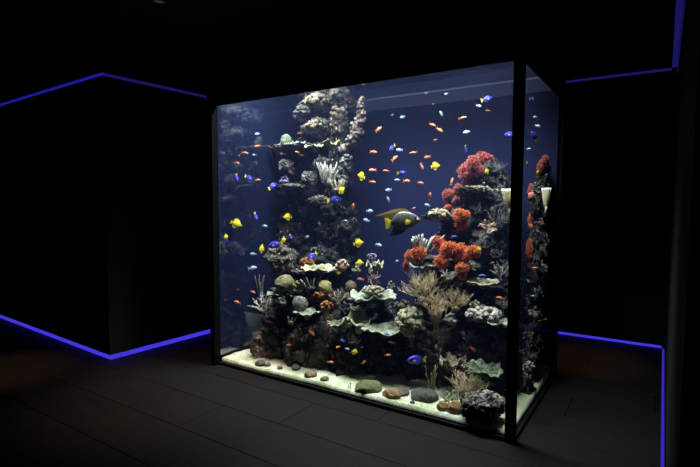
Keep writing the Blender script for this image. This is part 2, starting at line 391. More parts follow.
# ------------------------------------------------------------------ the aquarium
aq = empty('aquarium', (X0, Y0, 0)); tag(aq, 'huge glass aquarium with black posts and black hood', 'aquarium')
O = Vector((X0, Y0, 0))
def part(name, a, b, mt, smooth=False):
    mb = MB(); mb.box(Vector(a)-O, Vector(b)-O); return mb.build(name, M[mt], aq, smooth)
T = 0.016; PS = 0.058
part('glass_pane', (X0, Y0-T, 0.02), (X1, Y0, 2.66), 'glass')['label'] = 'clear front glass pane'
part('glass_pane', (X1, Y0, 0.02), (X1+T, Y1, 2.66), 'glass')['label'] = 'clear side glass pane'
part('side_pane', (X0-T, Y0, 0.02), (X0, Y1, 2.66), 'mirror')['label'] = 'dim mirroring side pane'
part('back_panel', (X0, Y1, 0.02), (X1, Y1+T, 2.66), 'back')
part('floor_slab', (X0-T, Y0-T, 0.0), (X1+T, Y1+T, 0.02), 'black')
for (px_, py_) in ((X0-PS+0.010, Y0-PS-T), (X1-0.024, Y0-PS+0.024), (X0-PS-T, Y1-PS), (X1-PS+0.034, Y1+0.035)):
    part('post', (px_, py_, 0.0), (px_+PS, py_+PS, ZH), 'black')
part('bottom_rail', (X0, Y0-0.034, 0), (X1, Y0-T, 0.026), 'black'); part('bottom_rail', (X1+T, Y0, 0), (X1+0.034, Y1, 0.026), 'black')
part('inner_rail', (X0, Y0, 0.02), (X0+0.012, Y1, 0.075), 'black')
part('hood_panel', (X0, Y0-0.034, ZG), (X1, Y0-T-0.001, ZH), 'black'); part('hood_panel', (X1+T+0.001, Y0, ZG), (X1+0.034, Y1, ZH), 'black')
part('hood_panel', (X0-0.034, Y0, ZG), (X0-T-0.001, Y1, ZH), 'black'); part('hood_panel', (X0, Y1+T+0.001, 0.0), (X1, Y1+0.034, ZH), 'black')
part('plenum', (X0, Y0-0.01, ZH-0.01), (X1, Y0+0.03, ZC), 'black'); part('plenum', (X0, Y1-0.03, ZH-0.01), (X1, Y1+0.01, ZC), 'black')
part('plenum', (X0-0.01, Y0, ZH-0.01), (X0+0.03, Y1, ZC), 'black'); part('plenum', (X1-0.03, Y0, ZH-0.01), (X1+0.01, Y1, ZC), 'black')
part('water_brace', (X0, Y1-0.012, 2.432), (X1, Y1-0.0005, 2.545), 'brace')['label'] = 'pale blue brace along the waterline'  # pale strip added for the lighter blue band under the waterline
part('water_brace', (X0, Y1-0.022, 2.540), (X1, Y1-0.0005, 2.556), 'brace_rim')  # thin pale strip added to stand in for the bright meniscus line

for i, (lx, ly) in enumerate(((-2.95,3.34), (-2.08,3.34), (-1.2,3.34))):
    r = empty('aquarium_lamp', (lx, ly, ZC)); tag(r, 'flat aquarium lamp inside the hood over the ' + ('tall reef pillar','middle terrace','red coral reef')[i], 'lamp', 'lamps inside the hood')
    mb = MB(); mb.box((-0.36,-0.25,-0.06),(0.36,0.25,-0.0)); mb.build('housing', M['black'], r, False)
    mb = MB(); mb.box((-0.33,-0.22,-0.066),(0.33,0.22,-0.0601)); mb.build('diffuser', M['lamp'], r, False)
    lamp_light((0,0,-0.07), 0.62, 0.40, LAMP_W/3, r)

# water and its rippled surface
mb = MB(); mb.box((X0+0.013,Y0+0.002,0.022),(X1-0.002,Y1-0.024,ZW-0.004))
wa = mb.build('water', M['water'], None, False); tag(wa, 'clear deep blue water filling the aquarium', 'water', None, 'stuff')
mb = MB(); nx, ny = 120, 60; vs_ = []
for j in range(ny+1):
    for i in range(nx+1):
        x = X0+0.014+(X1-X0-0.018)*i/nx; y = Y0+0.004+(Y1-Y0-0.03)*j/ny
        vs_.append((x, y, ZW + 0.004*noise.noise(Vector((x*2.2, y*6, 0.3))) + 0.002*noise.noise(Vector((x*9, y*14, 2)))))
mb.add(vs_, [(j*(nx+1)+i, j*(nx+1)+i+1, (j+1)*(nx+1)+i+1, (j+1)*(nx+1)+i) for j in range(ny) for i in range(nx)])
mb.build('water_surface', M['surface'], wa)

# sand bed
def sand_z(x, y):
    return SAND + 0.018*noise.noise(Vector((x*2.3, y*3.1, 5))) + 0.008*noise.noise(Vector((x*8, y*9, 1))) + 0.05*max(0, min(1,(y-3.4)/0.9))
mb = MB(); nx, ny = 200, 100; vs_ = []
xa, xb, ya, yb = X0+0.014, X1-0.003, Y0+0.003, Y1-0.003
for j in range(ny+1):
    for i in range(nx+1):
        x = xa+(xb-xa)*i/nx; y = ya+(yb-ya)*j/ny
        vs_.append((x, y, sand_z(x, y)+0.003*noise.noise(Vector((x*40,y*40,9)))))
fs = [(j*(nx+1)+i, j*(nx+1)+i+1, (j+1)*(nx+1)+i+1, (j+1)*(nx+1)+i) for j in range(ny) for i in range(nx)]
ring = [i for i in range(nx+1)] + [j*(nx+1)+nx for j in range(1,ny+1)] + [ny*(nx+1)+i for i in range(nx-1,-1,-1)] + [j*(nx+1) for j in range(ny-1,0,-1)]
nb_ = len(vs_)
for k in ring: vs_.append((vs_[k][0], vs_[k][1], 0.021))
L_ = len(ring)
for k in range(L_): fs.append((nb_+k, nb_+(k+1)%L_, ring[(k+1)%L_], ring[k]))
mb.add(vs_, fs)
tag(mb.build('sand_bed', M['sand'], None), 'pale grainy sand bed covering the aquarium bottom', 'sand', None, 'stuff')

# ------------------------------------------------------------------ reef rocks
def rock_pt(p, o, amp, ledge, seed):
    n1 = noise.noise(p*1.1+o); n2 = noise.noise(p*2.4+o*1.3); n3 = noise.noise(p*5.5+o); n4 = noise.noise(p*12+o); n5 = noise.noise(p*24+o)
    cr = 1-abs(noise.noise(p*2.2-o))*2; pit = noise.voronoi(p*3.6+o)[0][0]
    k = 1 + amp*n1 + amp*0.65*n2 + amp*0.5*n3 + amp*0.34*n4 + amp*0.2*n5 + 0.10*cr + 0.34*(0.38-pit)
    q = p*k
    if ledge: q.z = q.z*(0.75+0.35*noise.noise(p*3+o)) + 0.25*noise.noise(Vector((p.x*2.2,p.y*2.2,seed)))
    return q
def rock_mesh(seed, mt, sub=5, amp=0.46, ledge=False):
    o = Vector((seed*7.3, seed*2.9, seed*4.1))
    mb = MB(); mb.add([rock_pt(p, o, amp, ledge, seed) for p in ICO[sub][0]], ICO[sub][1])
    me = mb.mesh('reef_rock', mt); LOW[me.name] = [rock_pt(p, o, amp, ledge, seed) for p in ICO[3][0]]
    return me
LOW = {}
ROCKS = {}
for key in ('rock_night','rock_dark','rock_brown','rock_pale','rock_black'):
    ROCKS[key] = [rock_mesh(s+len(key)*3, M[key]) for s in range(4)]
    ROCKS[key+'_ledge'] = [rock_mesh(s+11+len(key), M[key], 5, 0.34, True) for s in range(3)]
rock_v, rock_f = [], []
def rock(px, py, wpx, hpx, Y, d, kind, label, group, name='reef_rock'):
    p = onY(px, py, Y); k = mpp(p)
    o = link(name, rnd.choice(ROCKS[kind]))
    d = min(d, 0.6)
    o.scale = (wpx*k*0.5, d*0.5, hpx*k*0.5)
    o.rotation_euler = (rnd.uniform(-.12,.12), rnd.uniform(-.12,.12), YAW*0.55 + rnd.choice((0,PI)) + rnd.uniform(-.15,.15))
    # stay inside the glass
    hw = 0.5*max(wpx*k, d)*1.05
    p.x = min(max(p.x, X0+0.05), X1-0.05); p.y = min(max(p.y, Y0+0.1), Y1-0.1)
    o.location = p
    mw = Matrix.LocRotScale(o.location, o.rotation_euler, o.scale)
    n = len(rock_v)
    xs = [mw @ v for v in LOW[o.data.name]]
    lo = min(v.y for v in xs); hi = max(v.y for v in xs); rx = max(v.x for v in xs); lx = min(v.x for v in xs)
    sh = Vector((0,0,0))
    if lo < Y0+0.03: sh.y = Y0+0.03-lo
    if hi+sh.y > Y1-0.015: 
        f = (Y1-0.03-(Y0+0.03))/(hi-lo) if hi-lo > Y1-Y0-0.06 else 1
        sh.y = min(Y1-0.015-hi, sh.y) if f == 1 else sh.y
    if rx > X1-0.012: sh.x = X1-0.012-rx
    if lx < X0+0.02: sh.x = X0+0.02-lx
    o.location = p + sh
    rock_v.extend(v+sh for v in xs); rock_f.extend(tuple(i+n for i in fc) for fc in ICO[3][1])
    tag(o, label, 'rock', group); return o

PIL, MID, RED, SID = 'rocks of the tall reef pillar', 'rocks of the low middle terrace', 'rocks of the red coral reef', 'rocks by the side pane'
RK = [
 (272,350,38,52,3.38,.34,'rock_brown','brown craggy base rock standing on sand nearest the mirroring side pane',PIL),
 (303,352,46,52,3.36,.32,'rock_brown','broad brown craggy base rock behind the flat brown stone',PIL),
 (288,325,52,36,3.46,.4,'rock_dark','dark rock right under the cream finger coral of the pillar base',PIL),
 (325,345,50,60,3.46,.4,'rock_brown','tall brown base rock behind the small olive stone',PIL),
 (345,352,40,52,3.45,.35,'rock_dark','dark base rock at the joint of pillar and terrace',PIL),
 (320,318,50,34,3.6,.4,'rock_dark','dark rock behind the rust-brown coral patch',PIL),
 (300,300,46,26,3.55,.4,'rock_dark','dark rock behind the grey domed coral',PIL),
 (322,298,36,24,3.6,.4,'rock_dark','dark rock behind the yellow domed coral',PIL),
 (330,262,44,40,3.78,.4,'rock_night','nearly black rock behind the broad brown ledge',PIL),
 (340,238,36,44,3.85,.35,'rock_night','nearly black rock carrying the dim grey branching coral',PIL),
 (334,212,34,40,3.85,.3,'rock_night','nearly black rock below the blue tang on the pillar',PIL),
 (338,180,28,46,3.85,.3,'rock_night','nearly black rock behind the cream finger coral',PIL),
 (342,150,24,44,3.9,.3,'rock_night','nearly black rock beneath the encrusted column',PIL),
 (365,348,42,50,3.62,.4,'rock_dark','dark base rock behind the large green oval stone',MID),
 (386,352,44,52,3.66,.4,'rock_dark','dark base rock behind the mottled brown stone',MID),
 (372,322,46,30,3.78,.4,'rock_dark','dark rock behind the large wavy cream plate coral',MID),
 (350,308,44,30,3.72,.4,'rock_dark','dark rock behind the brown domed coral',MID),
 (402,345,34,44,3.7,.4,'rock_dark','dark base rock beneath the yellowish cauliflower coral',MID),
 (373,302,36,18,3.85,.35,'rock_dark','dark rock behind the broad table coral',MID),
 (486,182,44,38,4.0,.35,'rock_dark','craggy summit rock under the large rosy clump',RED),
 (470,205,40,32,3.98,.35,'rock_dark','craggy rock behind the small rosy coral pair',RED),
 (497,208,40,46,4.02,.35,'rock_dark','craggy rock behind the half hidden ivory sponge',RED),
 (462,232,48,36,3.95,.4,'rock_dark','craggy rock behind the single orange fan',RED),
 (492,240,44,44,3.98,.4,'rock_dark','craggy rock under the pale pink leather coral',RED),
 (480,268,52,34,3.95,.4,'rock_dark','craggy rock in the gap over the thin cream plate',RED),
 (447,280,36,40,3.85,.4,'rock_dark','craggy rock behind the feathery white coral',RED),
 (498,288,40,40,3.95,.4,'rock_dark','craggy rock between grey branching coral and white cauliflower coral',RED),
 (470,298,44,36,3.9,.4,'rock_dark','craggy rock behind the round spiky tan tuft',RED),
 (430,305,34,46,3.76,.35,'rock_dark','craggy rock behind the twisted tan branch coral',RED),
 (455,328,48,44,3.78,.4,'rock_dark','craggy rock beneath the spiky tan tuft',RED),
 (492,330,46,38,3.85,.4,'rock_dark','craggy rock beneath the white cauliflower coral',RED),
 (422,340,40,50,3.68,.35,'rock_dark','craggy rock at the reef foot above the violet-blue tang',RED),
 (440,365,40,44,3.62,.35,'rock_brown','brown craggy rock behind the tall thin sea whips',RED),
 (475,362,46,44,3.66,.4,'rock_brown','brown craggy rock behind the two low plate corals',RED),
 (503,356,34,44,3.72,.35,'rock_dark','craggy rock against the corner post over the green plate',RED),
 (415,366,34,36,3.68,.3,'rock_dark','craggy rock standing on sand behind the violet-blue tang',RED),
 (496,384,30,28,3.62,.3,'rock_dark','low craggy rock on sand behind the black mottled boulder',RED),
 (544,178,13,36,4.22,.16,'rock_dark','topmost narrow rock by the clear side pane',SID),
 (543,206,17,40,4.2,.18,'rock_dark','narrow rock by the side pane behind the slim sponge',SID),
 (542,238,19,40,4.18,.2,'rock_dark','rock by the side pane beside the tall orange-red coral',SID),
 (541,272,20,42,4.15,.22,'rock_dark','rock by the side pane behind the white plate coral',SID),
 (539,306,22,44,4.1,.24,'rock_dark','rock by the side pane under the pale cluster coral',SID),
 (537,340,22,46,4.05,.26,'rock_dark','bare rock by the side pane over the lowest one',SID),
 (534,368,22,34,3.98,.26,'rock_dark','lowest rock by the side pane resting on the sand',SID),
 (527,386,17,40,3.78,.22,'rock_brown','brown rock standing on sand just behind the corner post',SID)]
for r_ in RK: rock(*r_)
# singled-out rocks and ledges
for (px,py,w_,h_,Y,d,k,l) in [
    (281,259,30,24,3.5,.22,'rock_brown','rounded brown-grey boulder under the blue tang beside the reef pillar'),
    (297,146,66,7,3.82,.2,'rock_pale_ledge','long thin pale ledge high on the reef pillar'),
    (295,187,34,6,3.72,.16,'rock_pale_ledge','short pale ledge carrying the violet coral'),
    (320,200,24,9,3.75,.2,'rock_brown_ledge','brown ledge just beneath the finger corals of the pillar'),
    (316,270,44,8,3.55,.28,'rock_brown_ledge','broad brown ledge above the yellow domed corals'),
    (304,294,64,12,3.42,.28,'rock_brown_ledge','broad ledge carrying the tan brain coral and yellow-green clump'),
    (318,106,30,20,3.88,.24,'rock_pale','biggest pale encrusted boulder at the top of the reef pillar'),
    (303,114,18,14,3.84,.18,'rock_pale','pale encrusted boulder jutting out from the pillar shoulder'),
    (322,128,26,16,3.86,.22,'rock_brown','brown encrusted boulder under the pillar top'),
    (308,128,16,9,3.84,.16,'rock_brown','small brown encrusted boulder under the shoulder of the pillar'),
    (338,124,20,22,3.88,.2,'rock_brown','brown upright boulder behind the encrusted column'),
    (340,100,28,24,3.92,.26,'rock_pale','pale encrusted boulder reaching the water surface'),
    (311,92,28,14,3.95,.24,'rock_pale','flat pale boulder touching the water surface'),
    (322,170,16,22,3.84,.2,'rock_brown','small brown boulder behind the white finger coral'),
    (287,168,14,14,3.74,.14,'rock_dark','small dark boulder perched over the violet coral'),
    (309,179,14,12,3.7,.14,'rock_pale','small pale boulder at the end of the short ledge'),
    (371,298,44,7,3.6,.26,'rock_brown_ledge','brown ledge under the mauve bush coral on the middle terrace'),
    (383,329,50,7,3.5,.25,'rock_pale_ledge','long low pale green ledge crossing the middle terrace'),
    (446,218,42,10,3.8,.25,'rock_brown_ledge','brown ledge under the small rosy coral clumps'),
    (450,262,70,12,3.7,.3,'rock_brown_ledge','long brown ledge under the orange-red corals'),
    (484,283,44,7,3.75,.25,'rock_brown_ledge','thin brown ledge with a pale rim beneath the blue fish'),
    (490,322,48,9,3.7,.3,'rock_brown_ledge','brown ledge carrying the white cauliflower coral'),
    (478,192,40,10,3.85,.28,'rock_brown_ledge','dark brown ledge below the big rosy coral clump')]:
    rock(px,py,w_,h_,Y,d,k,l,None,'rock_ledge' if 'ledge' in k else 'reef_rock')

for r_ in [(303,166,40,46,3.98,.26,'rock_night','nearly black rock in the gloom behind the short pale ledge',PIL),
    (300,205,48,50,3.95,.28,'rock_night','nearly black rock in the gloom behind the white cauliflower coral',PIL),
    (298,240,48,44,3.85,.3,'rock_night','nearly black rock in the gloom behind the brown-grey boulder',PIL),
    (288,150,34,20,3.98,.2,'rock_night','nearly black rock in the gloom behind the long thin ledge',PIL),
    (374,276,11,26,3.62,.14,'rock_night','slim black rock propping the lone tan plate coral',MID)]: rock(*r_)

# loose rocks and stones on the sand
def stone(px, py, wpx, hpx, mt, label, seed, name='stone', amp=0.16, sub=4):
    p = onZ(px, py+hpx*0.35, SAND); k = mpp(p)
    hw = wpx*k*0.5; hh = hpx*k*0.5
    p.y = max(p.y, Y0+0.03+hw*0.6)
    p.z = sand_z(p.x, p.y) + hh*0.55
    mb = MB(); mb.blob((0,0,0), (hw, hw*0.8, hh), seed, amp, 1.6, sub)
    mb.v = [(x + 0.02*hw*noise.noise(Vector((x,y,z))*60), y, z + 0.25*hh*noise.noise(Vector((x,y,z))*28)) for x,y,z in mb.v]
    o = mb.build(name, M[mt]); o.location = p; o.rotation_euler = (0,0,YAW+rnd.uniform(-.2,.2)); tag(o, label, 'stone'); return o
stone(260,362,11,7,'stone_grey','small dark grey stone on the sand by the inner side rail',1)
stone(296,367,9,7,'stone_mauve','small mauve stone on the sand against the pillar base',2)
stone(305,377,13,7,'stone_brown','flat brown stone on the sand before the pillar',3)
stone(319,382,9,5,'stone_green','small dark olive stone on the sand beside the flat brown stone',4)
stone(364,388,28,12,'stone_green','large smooth green oval stone lying on the sand',5)
stone(385,398,19,10,'stone_brown','mottled brown stone touching the big green oval stone',6)
stone(399,392,20,5,'stone_mauve','thin long brown-mauve stone behind the mottled brown one',7)
stone(424,394,26,13,'stone_grey','grey oval stone at the foot of the sea whips',8)
stone(446,417,16,15,'stone_orange','bright orange-brown pebble standing before the grass tuft',9)
stone(439,410,12,12,'stone_orange','small orange-brown pebble leaning on its larger twin',10)
stone(280,367,6,4,'stone_mauve','tiny mauve pebble on the sand between two grey stones',11)
stone(412,403,5,3,'stone_grey','tiny dark pebble on the open sand before the grey oval stone',12)
stone(268,364,6,4,'stone_grey','tiny grey pebble next to the small dark grey stone',13)
p = onZ(479, 424, SAND); k = mpp(p); p.y += 0.04
bo = link('boulder', rock_mesh(31, M['rock_black'], 5, 0.28)); bo.location = (p.x, p.y+0.03, SAND+15*k*0.8); bo.scale = (20*k, 19*k*0.75, 15*k); bo.rotation_euler = (0,0,YAW)
tag(bo, 'black boulder with white mottling alone on the front sand', 'rock')
mwb = Matrix.LocRotScale(bo.location, bo.rotation_euler, bo.scale); n = len(rock_v)
rock_v.extend(mwb @ v for v in LOW[bo.data.name]); rock_f.extend(tuple(i+n for i in fc) for fc in ICO[3][1])

BVH = BVHTree.FromPolygons(rock_v, rock_f)
def hit(px, py, default):
    """the reef surface met by looking this way, else a point on the plane y = default"""
    d = ray(px, py).normalized()
    r = BVH.ray_cast(CAM, d)
    if r[0] is not None: return r[0]
    # nothing there: nearest reef surface to the default point
    return onY(px, py, default)

# ------------------------------------------------------------------ corals
class Spot:
    """where a coral sits: base point, width and height in metres"""
    def __init__(s, px, py, wpx, hpx, Y, fix=False):
        if Y < 0: fix, Y = True, -Y       # a negative depth: take it as given
        b = onY(px, py + hpx*0.5, Y) if fix else hit(px, py + hpx*0.5, Y)
        k = mpp(b); s.w, s.h, s.k = wpx*k, hpx*k, k
        f = (b-CAM).normalized()
        s.p = b + f*(0.0 if fix else 0.12*s.w)
        s.p.x = min(s.p.x, X1-0.02-s.w*0.25); s.p.y = min(max(s.p.y, Y0+0.02+s.w*0.5), Y1-0.03); s.p.x = max(s.p.x, X0+0.03+s.w*0.3)
def croot(name, sp, label, cat='coral', group=None):
    return tag(empty(name, sp.p, YAW), label, cat, group)

def branch_rec(mb, p, d, L, r, lv, rg, t0):
    n = 4; pts = [p]; dd = d.copy(); q = p.copy()
    for i in range(n):
        dd = (dd + Vector((rg.uniform(-1,1), rg.uniform(-1,1), rg.uniform(-.5,.8)))*0.22).normalized()
        q = q + dd*(L/n); pts.append(q)
    mb.tube(pts, [r*(1-0.1*i) for i in range(n+1)], 5, [min(1, t0+0.12*i) for i in range(n+1)])
    if lv <= 0: return
    for c_ in range(rg.choice((2,2,3))):
        at = pts[rg.choice((2,3,4))]
        nd = (dd + Vector((rg.uniform(-1,1), rg.uniform(-1,1), rg.uniform(-.3,.7)))*0.75).normalized()
        branch_rec(mb, at, nd, L*rg.uniform(.55,.8), r*0.68, lv-1, rg, min(1, t0+0.35))
def branch_coral(px,py,w_,h_,Y,mt,label,seed,n=7,lv=2,thick=0.045,spread=1.0,cat='coral',name='branching_coral'):
    sp = Spot(px,py,w_,h_,Y); rt = croot(name, sp, label, cat); rg = random.Random(seed)
    mb = MB(); mb.blob((0,0,0),(sp.w*.16,sp.w*.14,sp.h*.12),seed,.3); mb.build('holdfast', M[mt], rt)
    s = max(sp.w*0.5, 0.02)
    for i in range(n):
        a = 2*PI*i/n + rg.uniform(-.3,.3); tl = rg.uniform(0.1,1.0)*spread
        d = Vector((math.cos(a)*tl*sp.w/sp.h, math.sin(a)*tl*0.7*sp.w/sp.h, 1.0)).normalized()
        mb = MB(); branch_rec(mb, Vector((0,0,0)), d, sp.h*0.5*rg.uniform(.8,1.15), max(sp.h,sp.w)*thick, lv, rg, 0.0)
        mb.build('branch', M[mt], rt)
    return rt
def plate_coral(px,py,w_,h_,Y,mt,label,seed,ruffle=0.25,tilt=0.15,name='plate_coral'):
    sp = Spot(px,py+h_*0.1,w_,h_,Y); rt = croot(name, sp, label); rg = random.Random(seed)
    R = sp.w*0.5; na, nr = 72, 9; top, bot, tp = [], [], []
    for j in range(nr+1):
        rr = j/nr
        for i in range(na):
            a = 2*PI*i/na
            e = R*rr*(1+0.28*noise.noise(Vector((math.cos(a)*1.5, math.sin(a)*1.5, seed)))+0.16*noise.noise(Vector((math.cos(a)*5,math.sin(a)*5,seed+3)))*rr)
            z = sp.h*(0.25+0.30*rr*rr) + sp.h*ruffle*rr*rr*(0.7*math.sin(a*rg_k(seed)+seed+2*rr)+0.35*math.sin(a*(rg_k(seed)*2+3)+seed*2+rr)) + sp.h*0.25*noise.noise(Vector((math.cos(a)*rr*3,math.sin(a)*rr*3,seed*1.3)))
            x, y = e*math.cos(a), e*math.sin(a)*0.62
            z += tilt*y
            top.append((x,y,z)); bot.append((x,y,z-max(0.004, sp.h*0.10)*(1.15-0.6*rr))); tp.append(min(1, rr**3*0.9+0.25+0.25*noise.noise(Vector((x,y,0))*40)))
    fs = [(j*na+i, j*na+(i+1)%na, (j+1)*na+(i+1)%na, (j+1)*na+i) for j in range(nr) for i in range(na)]
    nb = len(top); fs2 = [tuple(nb+i for i in reversed(f)) for f in fs]
    fs2 += [(nr*na+i, nr*na+(i+1)%na, nb+nr*na+(i+1)%na, nb+nr*na+i) for i in range(na)]
    mb = MB(); mb.add(top+bot, fs+fs2, tp+[x*0.3 for x in tp]); mb.build('plate', M[mt], rt)
    mb = MB(); mb.tube([(0,R*0.2,-sp.h*0.5),(0,R*0.1,-sp.h*0.1),(0,0,sp.h*0.22)],[R*0.22,R*0.25,R*0.4],10,[0,0,0.2]); mb.build('stalk', M[mt], rt)
    return rt
def rg_k(seed): return 3 + seed % 3
def brain_coral(px,py,w_,h_,Y,mt,label,seed,name='brain_coral'):
    sp = Spot(px,py,w_,h_,Y); rt = croot(name, sp, label)
    vs_, fs = ICO[4]; ov, tp = [], []
    for p_ in vs_:
        q = p_*4.2 + Vector((seed,seed*2,0)); g1 = abs(noise.noise(q + 1.2*noise.noise_vector(p_*2.1)))
        k = 1 + 0.14*noise.noise(p_*1.4+Vector((seed,0,0))) + 0.10*min(g1*3,1)
        ov.append((p_.x*sp.w*0.48*k, p_.y*sp.w*0.42*k, sp.h*0.25+p_.z*sp.h*0.72*k)); tp.append(min(g1*3,1))
    mb = MB(); mb.add(ov, fs, tp); mb.build('dome', M[mt], rt)
    mb = MB(); mb.tube([(0,0.01,-sp.h*0.35),(0,0,sp.h*0.1)],[sp.w*.3,sp.w*.42],14,[0,0]); mb.build('base', M[mt], rt); return rt
def knob_coral(px,py,w_,h_,Y,mt,label,seed,n=18,name='cauliflower_coral',kr=0.125,fix=False):
    n = int(n*1.9)
    sp = Spot(px,py,w_,h_,Y); rt = croot(name, sp, label); rg = random.Random(seed)
    mb = MB(); mb.blob((0,0,sp.h*0.2),(sp.w*.38,sp.w*.32,sp.h*.45),seed,.25); mb.build('core', M[mt], rt)
    km = []
    for s_ in range(3):
        mb = MB(); mb.blob((0,0,0),(1,1,1),seed+s_*5,.5,2.6,3,0.3)
        mb.t = [max(0,min(1,0.25+0.55*(z))) + 0 for x,y,z in mb.v]; km.append(mb.mesh('knob', M[mt]))
    for i in range(n):
        a = rg.uniform(0,2*PI); e = math.acos(rg.uniform(0.0,1))
        o = link('knob', rg.choice(km), rt)
        o.location = (sp.w*.42*math.sin(e)*math.cos(a), sp.w*.36*math.sin(e)*math.sin(a), sp.h*0.2+sp.h*.62*math.cos(e))
        s = math.sqrt(sp.w*sp.h)*kr*rg.uniform(.7,1.2); o.scale = (s*rg.uniform(.8,1.2),s,s*rg.uniform(.8,1.3)); o.rotation_euler = (rg.uniform(-1,1),rg.uniform(-1,1),rg.uniform(0,6))
    return rt
def finger_coral(px,py,w_,h_,Y,mt,label,seed,n=14,lean=0.4,name='finger_coral',fat=0.075):
    sp = Spot(px,py,w_,h_,Y); rt = croot(name, sp, label); rg = random.Random(seed)
    mb = MB(); mb.blob((0,0,0),(sp.w*.4,sp.w*.3,sp.h*.2),seed,.3); mb.build('holdfast', M[mt], rt)
    for i in range(n):
        x = rg.uniform(-.4,.4)*sp.w; y = rg.uniform(-.25,.25)*sp.w; L = sp.h*rg.uniform(.5,.95); r = max(sp.w,sp.h)*fat*rg.uniform(.7,1.1)
        pts = [Vector((x,y,0))]; lx = lean*x/sp.w*2 + rg.uniform(-.15,.35)
        for j in range(1,6): pts.append(Vector((x+lx*L*(j/5)**1.3, y+rg.uniform(-.02,.02)*L - 0.15*L*j/5, L*j/5)))
        mb = MB(); mb.tube(pts,[r,r*.95,r*.9,r*.85,r*.75,r*.3],7); mb.build('finger', M[mt], rt)
    return rt
LOBE = {}
def lobe_mesh(mt, seed):
    key = (mt, seed)
    if key in LOBE: return LOBE[key]
    rg = random.Random(seed); mb = MB(); mb.blob((0,0,0),(.82,.82,.82),seed,.35,1.8,3,0.05)
    n = 420
    for i in range(n):
        z = 1-2*(i+.5)/n; a = i*2.39996; rr = math.sqrt(1-z*z); d = Vector((rr*math.cos(a), rr*math.sin(a), z))
        d = (d + Vector((rg.uniform(-1,1),rg.uniform(-1,1),rg.uniform(-1,1)))*0.22).normalized()
        k = 0.8*(1+.35*noise.noise(d*1.8+Vector((seed*3.1,seed*1.7,seed)))); L = rg.uniform(.14,.36)
        sd = Vector((rg.uniform(-1,1),rg.uniform(-1,1),rg.uniform(-.6,1)))*0.10
        mb.tube([d*(k*.95), d*(k+L*.5)+sd*.5, d*(k+L)+sd],[.042,.036,.02],4,[0.1,0.55,1.0])
    LOBE[key] = mb.mesh('lobe', M[mt]); return LOBE[key]
def soft_coral(lobes, Y, mt, label, seed, name='soft_coral', group=None, fix=False):
    sp0 = Spot(*lobes[0][:2], lobes[0][2], lobes[0][3], Y); rt = tag(empty(name, sp0.p, 0), label, 'coral', group); rg = random.Random(seed)
    for i, (px,py,w_,h_) in enumerate(lobes):
        b = onY(px, py+h_*.3, Y + rg.uniform(-.03,.03)) if fix else hit(px, py+h_*.3, sp0.p.y); k = mpp(b)
        if fix and i == 0: sp0.p = b.copy(); rt.location = b
        if not fix and (b-sp0.p).length > 0.35: b = onY(px, py+h_*.3, sp0.p.y); k = mpp(b)
        c = b - (b-CAM).normalized()*(w_*k*0.15); c.z += h_*k*0.3
        c.x = min(c.x, X1-0.01-w_*k*.45)
        o = link('lobe', lobe_mesh(mt, 1+(seed+i)%3), rt); o.location = c - sp0.p
        o.scale = (w_*k*.47, w_*k*.42, h_*k*.47); o.rotation_euler = (rg.uniform(-.3,.3), rg.uniform(-.3,.3), YAW+rg.uniform(-.3,.3))
    mb = MB(); mb.tube([(0,.02,-0.03),(0,0,0.03)],[.03,.02],8); mb.build('stalk', M[mt], rt)
    return rt
def vase_sponge(px,py,w_,h_,Y,mt,label,seed,at=None):
    sp = Spot(px,py,w_,h_,Y)
    if at is not None: sp.p = Vector(at); k = mpp(sp.p); sp.w, sp.h = w_*k, h_*k
    rt = croot('vase_sponge', sp, label, 'sponge')
    prof = [(.15,0.28),(.22,.40),(.30,.52),(.36,.66),(.40,.80),(.46,.93),(.46,1.0),(.39,.98),(.30,.86),(.20,.72),(.10,.6),(.01,.56)]
    n = 30; vs_, tp = [], []
    for j,(r_,z_) in enumerate(prof):
        for i in range(n):
            a = 2*PI*i/n; ru = 1+ (0.14*math.sin(a*5+seed)+.08*math.sin(a*9))*max(0,(z_-.6)/.4)
            vs_.append((sp.w*r_*ru*math.cos(a), sp.w*r_*ru*math.sin(a)*.8, sp.h*z_+sp.h*.03*math.sin(a*4+seed)*max(0,(z_-.7)))); tp.append(z_*z_)
    mb = MB(); mb.add(vs_, [(j*n+i, j*n+(i+1)%n, (j+1)*n+(i+1)%n, (j+1)*n+i) for j in range(len(prof)-1) for i in range(n)], tp); mb.build('cup', M[mt], rt)
    mb = MB(); mb.tube([(0,0.02,-0.02),(.004,0,sp.h*.15),(0,0,sp.h*.32)],[sp.w*.13,sp.w*.10,sp.w*.145],12,[0,0,.1]); mb.build('stem', M[mt], rt); return rt
def whips(px,py,w_,h_,Y,mt,label,seed,n=7,name='sea_whip',pn='stem',r=0.0035,on_sand=False,curl=.25):
    sp = Spot(px,py,w_,h_,Y)
    if on_sand:
        b = onZ(px, py+h_*.5, SAND); sp.p = b; k = mpp(b); sp.w, sp.h = w_*k, h_*k; sp.p.y = max(sp.p.y, Y0+.02+sp.w*.5); sp.p.z = sand_z(b.x,b.y)-.004
    rt = croot(name, sp, label, 'sea plant' if pn == 'blade' else 'coral'); rg = random.Random(seed)
    for i in range(n):
        x = rg.uniform(-.22,.22)*sp.w; y = rg.uniform(-.15,.15)*sp.w; L = sp.h*rg.uniform(.6,1); lx = rg.uniform(-.5,.5)*sp.w*.8
        pts = [Vector((x+lx*(t_/6)**1.6+rg.uniform(-1,1)*sp.w*.02, y+curl*rg.uniform(-.1,.1)*sp.w*t_/6, L*t_/6)) for t_ in range(7)]
        mb = MB(); mb.tube(pts,[r,r,r*.9,r*.85,r*.8,r*.7,r*.4],5); mb.build(pn, M[mt], rt)
    return rt
